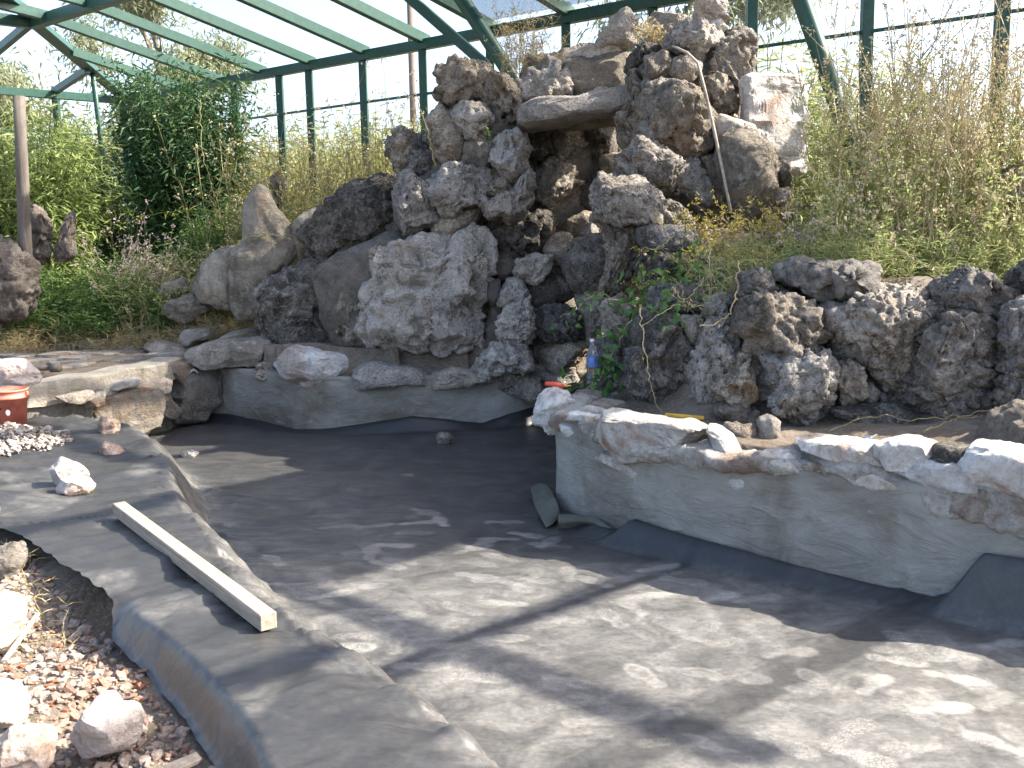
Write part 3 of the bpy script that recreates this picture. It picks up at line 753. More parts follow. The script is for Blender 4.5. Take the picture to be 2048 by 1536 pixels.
CAPS = [
 ([(1079,777),(1094,772),(1128,780),(1145,806),(1148,835),(1135,860),(1108,872),(1090,850),(1072,845),(1077,818)], 'block', 'white', 0.16, 0.00, 'upright cream corner stone'),
 ([(1135,840),(1143,826),(1187,823),(1221,828),(1218,835),(1196,848),(1153,848)], 'slab', 'white', 0.14, 0.10, None),
 ([(1126,857),(1135,846),(1160,846),(1177,857),(1172,876),(1153,876),(1131,869)], 'slab', 'white', 0.10, 0.0, None),
 ([(1172,852),(1198,850),(1203,896),(1194,918),(1179,906),(1175,882)], 'slab', 'karst', 0.09, 0.03, None),
 ([(1196,840),(1206,838),(1253,837),(1319,838),(1362,841),(1426,857),(1433,894),(1402,893),(1367,893),(1331,908),(1270,920),(1258,928),(1236,918),(1211,903),(1197,898)], 'slab', 'white', 0.16, 0.0, 'long white slab with rust streaks'),
 ([(1170,890),(1206,908),(1245,918),(1294,936),(1316,945),(1284,957),(1262,945),(1220,935),(1180,915)], 'slab', 'white_rust', 0.05, 0.0, None),
 ([(1420,862),(1445,870),(1453,901),(1477,916),(1514,906),(1528,940),(1514,968),(1489,975),(1463,960),(1472,935),(1440,912),(1430,890)], 'slab', 'white', 0.08, 0.0, None),
 ([(1520,935),(1563,907),(1597,905),(1621,927),(1607,944),(1590,951),(1553,946)], 'slab', 'white_rust', 0.10, 0.0, None),
 ([(1600,896),(1640,888),(1694,884),(1768,886),(1778,917),(1719,922),(1658,914)], 'slab', 'white_rust', 0.14, 0.02, None),
 ([(1612,922),(1694,915),(1740,938),(1728,955),(1685,941),(1626,936)], 'slab', 'white_rust', 0.11, 0.0, None),
 ([(1690,944),(1734,940),(1792,944),(1812,961),(1768,975),(1738,973),(1709,963)], 'slab', 'white_rust', 0.08, 0.0, None),
 ([(1763,900),(1807,879),(1853,886),(1876,912),(1843,939),(1792,939),(1770,917)], 'slab', 'white', 0.15, 0.03, None),
 ([(1800,944),(1853,925),(1914,920),(1966,915),(1970,973),(1914,973),(1865,965),(1817,960)], 'slab', 'white', 0.13, 0.0, None),
 ([(1935,907),(2000,899),(2048,899),(2110,906),(2115,990),(2048,983),(2000,978),(1951,973)], 'slab', 'white', 0.15, 0.0, 'broad white capping rock'),
 ([(1845,975),(1914,973),(1941,990),(1953,1039),(1890,1046),(1861,1025)], 'slab', 'white_rust', 0.08, 0.0, 'rock hanging low into the plaster'),
 ([(1868,900),(1900,893),(1945,900),(1942,925),(1905,930),(1872,925)], 'slab', 'karst_dark', 0.10, 0.06, None),
 ([(1740,965),(1800,955),(1850,962),(1860,985),(1800,985),(1760,980)], 'slab', 'white_rust', 0.05, 0.0, None),
 ([(1165,830),(1180,812),(1225,815),(1230,826),(1200,832)], 'slab', 'white_rust', 0.08, 0.22, None),
 ([(1175,812),(1190,800),(1235,802),(1235,814),(1205,818)], 'slab', 'flag', 0.10, 0.32, None),
]
for poly, st, mt, dep, back, lab in CAPS:
    px = sum(p[0] for p in poly) / len(poly)
    sl = 0.0
    if px > 1140: sl = math.atan2(pierY(px + 30) - pierY(px - 30), (at(px + 30, 900, pierY(px + 30)).x - at(px - 30, 900, pierY(px - 30)).x))
    stone(poly, pierY(px) + back + dep * 0.45, dep, st, mt, pier, 'capping_stone', yaw=max(-0.75, sl) if len(poly) > 4 else 0, label=lab)

def cap_bed():
    """the ragged bed of broken white rock and mortar that the capping stones sit in"""
    ln = smooth_line([(q[0], q[1]) for q in PF if q[1] < 7.75], 420); n, m = len(ln), 28
    T = np.gradient(ln, axis=0); T /= np.linalg.norm(T, axis=1, keepdims=True); N = np.stack([-T[:, 1], T[:, 0]], 1)
    zt = np.interp(ln[:, 1], [2.6, 4.94, 5.35, 5.7, 5.94, 6.4, 6.7, 7.4, 7.8], [0.33, 0.31, 0.31, 0.30, 0.27, 0.29, 0.31, 0.35, 0.37])
    lo = np.interp(ln[:, 1], [2.6, 4.9, 5.2, 5.5, 5.8, 6.1, 6.4, 6.9, 7.8], [0.10, 0.08, 0.06, 0.15, 0.19, 0.15, 0.19, 0.17, 0.21])
    a = np.linspace(0, 2 * PI, m, endpoint=False)
    ca, sa = np.sign(np.cos(a)) * np.abs(np.cos(a)) ** 0.6, np.sign(np.sin(a)) * np.abs(np.sin(a)) ** 0.6
    XY = ln[:, None, :] + N[:, None, :] * (0.10 + 0.125 * ca)[None, :, None]
    Z = ((zt + lo) / 2)[:, None] + ((zt - lo) / 2)[:, None] * sa[None]
    V = np.concatenate([XY, Z[..., None]], 2).reshape(-1, 3)
    id_ = np.arange(n * m).reshape(n, m)
    F = np.stack([id_[:-1], np.roll(id_[:-1], -1, 1), np.roll(id_[1:], -1, 1), id_[1:]], -1).reshape(-1, 4)
    c = np.concatenate([ln + N * 0.10, ((zt + lo) / 2)[:, None]], 1).repeat(m, 0)
    D = V - c; D /= np.linalg.norm(D, axis=1, keepdims=True)
    W = V * np.array([1, 1, 2.2])
    d = 0.16 * (ridged(W * 3.0 + 3, 5, 3) - 0.60) + 0.07 * fbm(W * 2.2, 3, 8) + 0.03 * (ridged(W * 14, 3, 5) - 0.6)
    return obj('capping_bed', V + D * d[:, None], F, M['white_rust'], pier)
cap_bed()
def backY(px): return float(np.interp(px, [380, 420, 500, 620, 800, 980, 1090], [11.1, 10.95, 10.65, 10.3, 10.15, 10.25, 10.5]))
for poly, st, mt, dep, back, lab in [
 ([(385,706),(395,696),(442,684),(520,682),(556,696),(564,708),(539,723),(486,735),(422,738),(403,730),(388,716)], 'slab', 'brown', 0.30, 0.05, 'flat brown capping stone'),
 ([(534,728),(569,706),(593,697),(642,704),(739,716),(752,725),(744,755),(715,762),(617,762),(581,749),(539,745)], 'block', 'white', 0.24, 0.0, 'white capping stone with a flat broken face'),
 ([(690,745),(745,728),(800,735),(862,748),(880,765),(820,773),(760,775),(700,770)], 'slab', 'karst_pale', 0.16, 0.02, None),
 ([(850,745),(905,738),(960,745),(985,765),(930,770),(870,772)], 'slab', 'karst_pale', 0.14, 0.02, None),
 ([(970,742),(1020,738),(1075,748),(1090,790),(1085,812),(1050,798),(1010,778),(975,768)], 'slab', 'karst', 0.16, 0.02, None),
 ([(620,758),(700,766),(715,778),(680,788),(640,778),(560,758)], 'slab', 'white_rust', 0.06, 0.03, None),
 ([(500,735),(535,728),(548,748),(540,765),(520,760)], 'slab', 'karst', 0.08, 0.08, None),
]:
    px = sum(p[0] for p in poly) / len(poly)
    stone(poly, backY(px) + back + dep * 0.5, dep, st, mt, bw, 'capping_stone', label=lab)

# stone-clad wall with a concrete kerb on the left
lw = tag(empty('kerbed_wall', (-4.1, 9.8, FLOOR)), 'curved low wall of flat stones under a cream concrete kerb, behind the bucket', 'wall')
V, F = wall_sheet(LW[::-1], FLOOR - 0.05, 0.10, 1, 5.0)
obj('mortar', V, F, M['mortar'], lw)
def kerb():
    ln = LW[8:]; n = len(ln)
    T = np.gradient(ln, axis=0); T /= np.linalg.norm(T, axis=1, keepdims=True); N = np.stack([-T[:, 1], T[:, 0]], 1) * -1
    prof = [(-0.05, 0.10), (-0.055, 0.285), (-0.035, 0.305), (0.20, 0.31), (0.22, 0.10)]
    V = []
    for i in range(n):
        for a, z in prof:
            q = ln[i] + N[i] * a; V.append((q[0], q[1], z + 0.008 * math.sin(i * 0.4)))
    V = np.array(V); k = len(prof); id_ = np.arange(n * k).reshape(n, k)
    V += 0.006 * np.stack([fbm(V * 6, 3, 1), fbm(V * 6, 3, 2), fbm(V * 6, 3, 3)], 1)
    F = [np.stack([id_[:-1, :-1], id_[1:, :-1], id_[1:, 1:], id_[:-1, 1:]], -1).reshape(-1, 4), np.array([[0, 1, 2], [0, 2, 3], [0, 3, 4]])]
    return obj('kerb', V, F, M['concrete'], lw, smooth=False)
kerb()
def leftY(px): return float(np.interp(px, [80, 130, 200, 260, 320, 345, 380], [9.0, 9.3, 9.72, 10.1, 10.45, 10.75, 11.1]))
for poly, mt in [
 ([(196,780),(254,774),(288,781),(307,795),(322,840),(312,875),(250,875),(208,835),(203,800)], 'flag'),
 ([(270,768),(325,759),(339,771),(339,788),(308,795),(291,783)], 'flag'),
 ([(310,796),(339,791),(354,839),(325,842),(312,814)], 'flag'),
 ([(342,757),(366,752),(395,778),(391,822),(361,839),(350,822)], 'mortar'),
 ([(345,748),(380,738),(414,748),(418,800),(408,842),(360,845),(345,820)], 'mortar'),
 ([(127,790),(171,785),(176,808),(150,808)], 'flag'), ([(171,793),(202,781),(212,812),(181,812)], 'flag'),
 ([(327,727),(349,720),(381,737),(378,758),(352,760)], 'flag'), ([(215,766),(270,758),(274,772),(225,778)], 'white')]:
    px = sum(p[0] for p in poly) / len(poly)
    stone(poly, leftY(px) - (0.14 if px < 370 else 0.25), 0.07 if px < 370 else 0.2, 'slab', mt, lw, 'cladding_stone', yaw=0.8)
pv = tag(empty('pavement', (-5, 11, 0.28)), None, None, kind='structure')
rng = np.random.default_rng(12)
for poly, Y in [
 ([(168,683),(186,673),(229,676),(234,693),(227,705),(181,705)], 12.2), ([(232,698),(244,688),(269,685),(276,695),(264,703),(234,705)], 12.0),
 ([(278,690),(317,685),(352,690),(371,698),(366,717),(342,717),(305,712)], 11.7), ([(349,676),(371,659),(452,654),(454,666),(415,676),(381,690),(354,688)], 11.9),
 ([(54,685),(73,663),(137,661),(181,668),(146,681),(98,690)], 12.8), ([(220,712),(244,703),(283,707),(256,717)], 11.6), ([(352,724),(381,718),(380,731),(356,734)], 11.2),
 ([(100,695),(150,688),(170,700),(150,712),(110,708)], 12.1), ([(440,672),(500,660),(540,672),(520,684),(460,684)], 11.6),
 ([(140,668),(200,660),(250,668),(230,678),(180,676)], 12.9), ([(255,672),(320,660),(350,668),(330,680),(280,682)], 12.4)]:
    stone(poly, Y, 0.28, 'slab', 'flag', pv, 'edging_stone')
def flagstones():
    """irregular flat paving stones behind the kerb"""
    k = 0
    for i in range(9):
        for j in range(7):
            c = np.array([-3.9 - i * 0.52 + 0.15 * rng.normal(), 9.75 + j * 0.42 + 0.08 * rng.normal()])
            if c[1] > 12.6: continue
            o = np.argsort(LW[:, 0]); ylim = np.interp(c[0], LW[o, 0], LW[o, 1])
            if c[1] < ylim + 0.42: continue
            n = rng.integers(5, 8); a = np.sort(rng.uniform(0, 2 * PI, n) * 0.25 + np.arange(n) * 2 * PI / n)
            r = rng.uniform(0.20, 0.27, n); p = np.stack([c[0] + 1.15 * r * np.cos(a), c[1] + 0.9 * r * np.sin(a)], 1)
            z = 0.302 + rng.uniform(-0.008, 0.008)
            bm = bmesh.new()
            f = bm.faces.new([bm.verts.new((q[0], q[1], z)) for q in p])
            e = bmesh.ops.extrude_face_region(bm, geom=[f])
            for v in [g_ for g_ in e['geom'] if isinstance(g_, bmesh.types.BMVert)]: v.co.z -= 0.1
            bmesh.ops.recalc_face_normals(bm, faces=bm.faces[:])
            bmesh.ops.bevel(bm, geom=bm.edges[:], offset=0.012, segments=2, affect='EDGES')
            V, F = bm_vf(bm); obj('paving_stone', V, F, M['flag'], pv, smooth=False); k += 1
flagstones()

# ------------------------------------------------------------------ the waterfall rockery
tw = tag(empty('waterfall_rockery', (0.3, 10.6, 0.1)), 'tall tower of mortared limestone boulders with a dark recess under a flat lintel slab', 'rockery')
def R(poly, Y, depth, style='karst', mat='karst', **kw): return stone(poly, Y, depth, style, mat, tw, kw.pop('name', 'boulder'), **kw)
# mortar behind the stones
R([(560,690),(620,560),(690,450),(800,400),(830,330),(890,240),(1030,215),(1160,240),(1240,250),(1260,420),(1230,640),(1200,740),(1000,765),(740,735)], 11.8, 0.62, 'rough', 'mortar', name='mortar_core', lvl=6)
R([(870,240),(900,215),(1000,215),(1045,250),(1055,300),(1058,400),(1040,440),(990,480),(960,470),(800,470),(790,380),(850,340)], 11.05, 0.34, 'rough', 'mortar', name='mortar_core', lvl=5)
R([(640,540),(760,480),(960,480),(1030,520),(1060,560),(1170,620),(1180,740),(1000,760),(740,730),(680,700)], 11.05, 0.36, 'rough', 'mortar', name='mortar_core', lvl=5)
R([(1250,215),(1300,120),(1400,90),(1490,90),(1500,250),(1550,350),(1550,430),(1450,470),(1350,500),(1270,480),(1230,420),(1260,310)], 10.2, 0.42, 'rough', 'mortar', name='mortar_core', lvl=6)
R([(1050,120),(1150,110),(1260,110),(1300,190),(1260,215),(1150,220),(1050,215)], 11.3, 0.5, 'rough', 'mortar', name='mortar_core')
# left column
R([(884,144),(904,128),(945,132),(972,130),(985,150),(980,185),(975,210),(931,207),(892,212),(882,193),(887,171)], 11.0, 0.32, 'knob', 'karst')
R([(968,140),(1007,139),(1019,163),(1036,193),(1043,217),(1028,249),(1009,251),(980,225),(965,190),(962,160)], 10.9, 0.34, 'karst', 'karst_warm')
R([(1035,165),(1058,146),(1077,127),(1107,127),(1121,146),(1141,149),(1151,200),(1121,202),(1087,206),(1050,205),(1036,190)], 10.95, 0.32, 'knob', 'karst_warm')
R([(1083,118),(1100,97),(1170,88),(1258,97),(1266,112),(1248,130),(1236,152),(1140,155),(1132,142),(1108,132)], 11.1, 0.42, 'block', 'karst_pale', label='flat-faced pale slab near the top')
R([(1140,150),(1232,148),(1240,158),(1225,174),(1205,184),(1160,180),(1141,170)], 10.95, 0.34, 'block', 'karst_pale')
R([(1040,222),(1060,208),(1100,206),(1150,202),(1200,192),(1275,184),(1275,216),(1240,232),(1160,242),(1080,252),(1045,254)], 10.45, 0.60, 'plate', 'karst_pale', name='lintel_slab', grow=1.04, label='flat pale slab bridging the recess')
R([(1130,238),(1255,226),(1255,244),(1150,252)], 10.75, 0.40, 'slab', 'brown', name='lintel_underside')
R([(904,213),(930,208),(960,210),(983,222),(988,242),(972,266),(957,284),(940,287),(922,264),(905,240)], 10.75, 0.30, 'karst', 'karst_pale')
R([(975,225),(1010,240),(1045,250),(1050,272),(1010,272),(980,290),(960,285),(970,255)], 10.85, 0.24, 'karst', 'mortar')
R([(857,235),(880,216),(905,226),(927,262),(937,300),(932,328),(900,333),(868,320),(856,280)], 10.9, 0.30, 'rough', 'karst')
R([(930,285),(960,278),(992,285),(990,320),(975,345),(940,345),(925,325)], 10.75, 0.24, 'rough', 'mortar')
R([(780,280),(800,262),(824,268),(838,284),(842,320),(815,348),(790,327),(778,302)], 11.0, 0.26, 'knob', 'karst')
R([(828,285),(868,292),(876,312),(866,338),(845,354),(818,346),(815,315)], 10.95, 0.26, 'karst', 'karst_dark')
R([(983,295),(1000,270),(1030,263),(1050,280),(1060,296),(1052,320),(1047,347),(1020,354),(998,337),(982,314)], 10.5, 0.30, 'karst', 'karst_pale')
R([(867,403),(860,368),(880,344),(919,332),(955,342),(980,335),(994,349),(977,388),(962,414),(931,410),(911,429),(897,434),(875,422)], 10.55, 0.34, 'karst', 'karst_warm')
R([(782,366),(821,347),(850,357),(864,373),(870,403),(877,437),(864,463),(814,463),(804,425),(792,390)], 10.65, 0.34, 'karst', 'karst_warm')
R([(995,342),(1047,344),(1054,370),(1022,392),(985,397),(970,378)], 10.6, 0.26, 'karst', 'karst')
R([(968,410),(994,396),(1028,384),(1043,354),(1055,342),(1066,371),(1060,398),(1050,422),(1038,436),(1021,441),(1004,427),(985,434)], 10.4, 0.30, 'karst', 'karst_pale')
R([(873,440),(900,428),(937,416),(962,418),(950,445),(925,460),(900,474),(870,465)], 10.65, 0.26, 'smooth', 'karst_warm')
R([(932,418),(951,427),(975,449),(985,481),(988,556),(979,610),(973,664),(958,690),(944,717),(915,744),(870,749),(780,735),(745,714),(736,673),(726,636),(724,605),(733,580),(755,554),(748,520),(755,495),(779,481),(821,480),(870,474),(905,462),(921,440)], 10.5, 0.36, 'karst', 'karst_pale', label='largest boulder, pale and deeply pitted', tune=(0.75, 1.45, 0.3), grow=1.03)
R([(740,500),(752,492),(758,510),(748,522),(738,515)], 10.4, 0.06, 'smooth', 'karst_pale')
# the recess
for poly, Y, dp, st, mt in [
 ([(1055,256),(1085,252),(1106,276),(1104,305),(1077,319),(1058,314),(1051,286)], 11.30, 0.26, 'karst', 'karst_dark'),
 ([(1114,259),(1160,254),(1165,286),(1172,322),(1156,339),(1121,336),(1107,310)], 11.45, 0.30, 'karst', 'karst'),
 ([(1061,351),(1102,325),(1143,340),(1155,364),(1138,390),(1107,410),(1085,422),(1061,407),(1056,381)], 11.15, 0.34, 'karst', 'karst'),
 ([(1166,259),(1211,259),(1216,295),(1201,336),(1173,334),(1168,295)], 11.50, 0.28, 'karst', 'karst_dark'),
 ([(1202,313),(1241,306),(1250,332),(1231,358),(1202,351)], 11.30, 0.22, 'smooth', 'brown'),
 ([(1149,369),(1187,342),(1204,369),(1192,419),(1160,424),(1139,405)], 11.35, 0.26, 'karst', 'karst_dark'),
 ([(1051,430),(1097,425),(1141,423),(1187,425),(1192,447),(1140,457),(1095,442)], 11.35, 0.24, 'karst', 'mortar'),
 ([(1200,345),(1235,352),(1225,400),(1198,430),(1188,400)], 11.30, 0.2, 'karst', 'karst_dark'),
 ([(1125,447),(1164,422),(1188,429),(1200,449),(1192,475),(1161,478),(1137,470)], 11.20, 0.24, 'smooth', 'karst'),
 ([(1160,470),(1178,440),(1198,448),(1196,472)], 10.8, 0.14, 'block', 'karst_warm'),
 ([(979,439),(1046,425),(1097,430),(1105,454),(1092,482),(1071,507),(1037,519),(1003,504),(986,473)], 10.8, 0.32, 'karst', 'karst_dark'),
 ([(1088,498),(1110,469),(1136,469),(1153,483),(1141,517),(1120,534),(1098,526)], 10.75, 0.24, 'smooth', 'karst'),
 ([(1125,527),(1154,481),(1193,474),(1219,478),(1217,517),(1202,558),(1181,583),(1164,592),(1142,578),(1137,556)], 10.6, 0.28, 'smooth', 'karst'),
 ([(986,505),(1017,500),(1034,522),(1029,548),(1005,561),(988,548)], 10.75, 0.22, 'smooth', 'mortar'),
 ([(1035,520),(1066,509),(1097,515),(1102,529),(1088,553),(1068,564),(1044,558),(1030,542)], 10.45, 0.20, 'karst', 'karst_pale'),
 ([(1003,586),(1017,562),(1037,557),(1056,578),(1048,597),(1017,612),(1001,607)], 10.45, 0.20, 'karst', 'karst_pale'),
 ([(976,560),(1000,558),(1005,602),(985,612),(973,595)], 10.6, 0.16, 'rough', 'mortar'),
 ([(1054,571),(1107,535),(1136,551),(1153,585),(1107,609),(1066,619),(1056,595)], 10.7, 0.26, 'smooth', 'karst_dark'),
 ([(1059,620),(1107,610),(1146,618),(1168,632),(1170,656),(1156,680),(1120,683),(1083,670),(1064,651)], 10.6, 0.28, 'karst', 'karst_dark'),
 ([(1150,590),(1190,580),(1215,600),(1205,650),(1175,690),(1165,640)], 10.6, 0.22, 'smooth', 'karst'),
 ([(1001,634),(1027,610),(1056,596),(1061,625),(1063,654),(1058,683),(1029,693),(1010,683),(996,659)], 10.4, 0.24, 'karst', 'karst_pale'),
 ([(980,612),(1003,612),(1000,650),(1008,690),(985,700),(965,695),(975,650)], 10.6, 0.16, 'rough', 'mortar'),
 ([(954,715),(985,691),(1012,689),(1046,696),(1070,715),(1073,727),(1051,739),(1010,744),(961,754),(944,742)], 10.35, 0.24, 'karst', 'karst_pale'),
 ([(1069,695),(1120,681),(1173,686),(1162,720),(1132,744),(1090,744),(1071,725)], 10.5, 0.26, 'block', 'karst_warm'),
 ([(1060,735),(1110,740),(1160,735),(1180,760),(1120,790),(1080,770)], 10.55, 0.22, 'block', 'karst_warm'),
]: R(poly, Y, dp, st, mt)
# right column
for poly, Y, dp, st, mt in [
 ([(1339,95),(1344,71),(1366,47),(1392,49),(1416,57),(1427,73),(1418,93),(1406,117),(1389,122),(1373,107),(1353,102)], 9.9, 0.26, 'knob', 'karst'),
 ([(1287,146),(1292,120),(1316,105),(1333,115),(1338,137),(1333,158),(1311,170),(1295,166)], 9.75, 0.20, 'knob', 'karst_warm'),
 ([(1329,146),(1339,125),(1370,113),(1399,127),(1396,144),(1380,166),(1351,168)], 9.75, 0.20, 'smooth', 'karst_warm'),
 ([(1256,137),(1261,113),(1287,91),(1331,93),(1346,105),(1316,117),(1297,137),(1287,152),(1263,152)], 10.1, 0.30, 'karst', 'karst_dark'),
 ([(1402,117),(1422,81),(1465,61),(1496,73),(1509,117),(1511,156),(1487,168),(1477,197),(1453,173),(1419,158),(1400,139)], 10.0, 0.30, 'karst', 'karst_warm'),
 ([(1409,49),(1436,39),(1455,58),(1432,74)], 10.0, 0.14, 'smooth', 'karst_pale'),
 ([(1383,171),(1402,144),(1441,154),(1474,186),(1482,215),(1474,236),(1448,237),(1419,237),(1402,205)], 9.85, 0.26, 'karst', 'karst'),
 ([(1285,185),(1300,173),(1336,162),(1372,183),(1389,215),(1421,244),(1423,276),(1430,303),(1414,317),(1380,307),(1355,312),(1316,295),(1283,290),(1275,262),(1273,227)], 9.65, 0.36, 'karst', 'karst_warm'),
 ([(1256,150),(1287,153),(1294,175),(1287,215),(1282,250),(1272,285),(1258,312),(1248,285),(1238,255),(1234,230),(1260,205),(1256,175)], 9.85, 0.26, 'karst', 'karst'),
 ([(1239,315),(1258,308),(1277,281),(1299,288),(1350,306),(1357,327),(1343,349),(1338,372),(1347,387),(1306,392),(1272,377),(1243,352)], 9.35, 0.32, 'karst', 'karst'),
 ([(1353,330),(1380,306),(1397,330),(1412,365),(1427,412),(1400,422),(1368,392),(1346,375),(1345,355)], 9.45, 0.26, 'karst', 'karst_warm'),
 ([(1392,313),(1428,316),(1447,345),(1457,390),(1452,412),(1425,407),(1403,362)], 9.6, 0.24, 'rough', 'karst'),
 ([(1438,320),(1446,283),(1475,269),(1507,269),(1538,300),(1545,337),(1545,380),(1537,417),(1505,439),(1475,429),(1455,409),(1445,360)], 9.35, 0.34, 'smooth', 'smooth'),
 ([(1419,254),(1441,232),(1475,242),(1502,252),(1507,270),(1475,274),(1448,282),(1426,280)], 9.6, 0.22, 'smooth', 'karst_pale'),
 ([(1541,337),(1556,320),(1577,330),(1584,349),(1575,373),(1546,376)], 9.3, 0.18, 'karst', 'karst'),
 ([(1543,378),(1572,376),(1580,395),(1562,412),(1538,402)], 9.25, 0.16, 'smooth', 'karst_warm'),
 ([(1190,390),(1207,354),(1241,357),(1282,366),(1299,385),(1333,405),(1372,439),(1396,459),(1370,488),(1331,478),(1306,460),(1263,445),(1225,460),(1197,439)], 9.0, 0.40, 'karst', 'karst'),
 ([(1197,425),(1240,440),(1280,456),(1286,495),(1270,534),(1243,566),(1218,597),(1207,614),(1206,570),(1218,520),(1212,475)], 9.05, 0.30, 'karst', 'karst'),
 ([(1278,456),(1331,449),(1382,466),(1398,486),(1372,512),(1328,515),(1295,502),(1275,481)], 8.85, 0.34, 'smooth', 'karst_dark'),
 ([(1268,525),(1340,512),(1400,518),(1440,560),(1420,602),(1350,612),(1288,592)], 8.6, 0.34, 'karst', 'karst_dark'),
 ([(1370,560),(1440,540),(1492,560),(1482,602),(1430,617),(1378,602)], 8.0, 0.28, 'karst', 'karst_dark'),
 ([(1207,610),(1243,598),(1272,630),(1279,666),(1260,695),(1230,700),(1212,660)], 8.5, 0.28, 'karst', 'karst'),
 ([(1195,690),(1235,690),(1262,715),(1262,780),(1225,800),(1195,770)], 8.3, 0.24, 'karst', 'karst_dark'),
]: R(poly, Y, dp, st, mt)
R([(1478,160),(1512,149),(1555,150),(1604,153),(1613,200),(1615,300),(1606,345),(1540,345),(1478,300)], 9.75, 0.10, 'plate', 'white', yaw=0.35, grow=1.02, label='bright white upright slab on the right side')
R([(1200,88),(1223,49),(1238,12),(1255,6),(1277,37),(1287,51),(1277,80),(1264,100),(1215,96)], 10.9, 0.14, 'block', 'karst_pale', yaw=0.3, label='pointed pale standing stone at the very top')
R([(1302,95),(1306,32),(1326,13),(1375,15),(1389,46),(1372,60),(1352,95),(1320,100)], 10.7, 0.13, 'block', 'karst_pale', label='broad pale standing stone at the top')
R([(1390,50),(1398,0),(1406,-32),(1450,-38),(1465,0),(1467,40),(1477,54),(1440,60)], 10.4, 0.14, 'block', 'karst_pale', label='tallest pale standing stone, cut by the top edge')

# ------------------------------------------------------------------ boulders left of the waterfall
def boulder(poly, Y, dp, st, mt, label, cat='boulder', name='boulder'):
    return tag(stone(poly, Y, dp, st, mt, None, name), label, cat)
boulder([(521,388),(533,398),(545,424),(569,448),(588,478),(598,495),(579,528),(543,548),(528,580),(520,626),(489,632),(472,626),(467,588),(465,539),(470,507),(494,485),(494,441),(501,409)], 11.7, 0.22, 'smooth', 'brown', 'tall pointed tan boulder standing among the reeds left of the waterfall')
boulder([(521,614),(528,570),(557,544),(596,517),(648,517),(681,536),(674,570),(664,580),(669,636),(674,673),(660,687),(611,690),(562,682),(536,656)], 11.35, 0.40, 'karst', 'karst_dark', 'rounded dark grey boulder between the pointed stone and the waterfall')
boulder([(620,470),(640,445),(661,412),(690,393),(717,383),(750,370),(787,373),(802,418),(813,464),(792,482),(762,500),(742,524),(720,534),(680,534),(640,522),(625,492)], 11.55, 0.42, 'karst', 'karst_dark', 'big mossy blackish boulder leaning on the left flank of the waterfall')
boulder([(583,452),(605,430),(640,418),(657,413),(652,440),(628,468),(625,505),(602,520),(592,490)], 11.8, 0.24, 'smooth', 'brown', 'rust-orange patched stone behind the rounded dark boulder')
boulder([(663,580),(677,549),(704,534),(728,534),(745,551),(760,556),(735,600),(728,624),(738,661),(746,707),(709,709),(682,699),(675,673),(665,612)], 10.95, 0.26, 'karst', 'karst', 'narrow olive-stained boulder wedged beside the largest pale boulder')
boulder([(545,676),(565,660),(599,651),(640,662),(672,684),(680,704),(640,708),(590,704),(555,695)], 11.0, 0.22, 'karst', 'karst_dark', 'low dark stone at the foot of the rounded dark boulder')
boulder([(393,575),(413,530),(438,505),(472,498),(476,612),(440,612),(408,597)], 11.95, 0.26, 'smooth', 'brown', 'brown weed-covered boulder left of the pointed stone')
boulder([(322,630),(340,598),(395,584),(412,598),(410,620),(380,640),(345,645)], 11.9, 0.20, 'block', 'smooth', 'flat grey stone in the dry grass below the brown boulder')
boulder([(312,585),(335,565),(367,558),(378,582),(345,602),(318,602)], 12.4, 0.20, 'smooth', 'smooth', 'small grey stone half hidden by weeds above the flat grey stone')

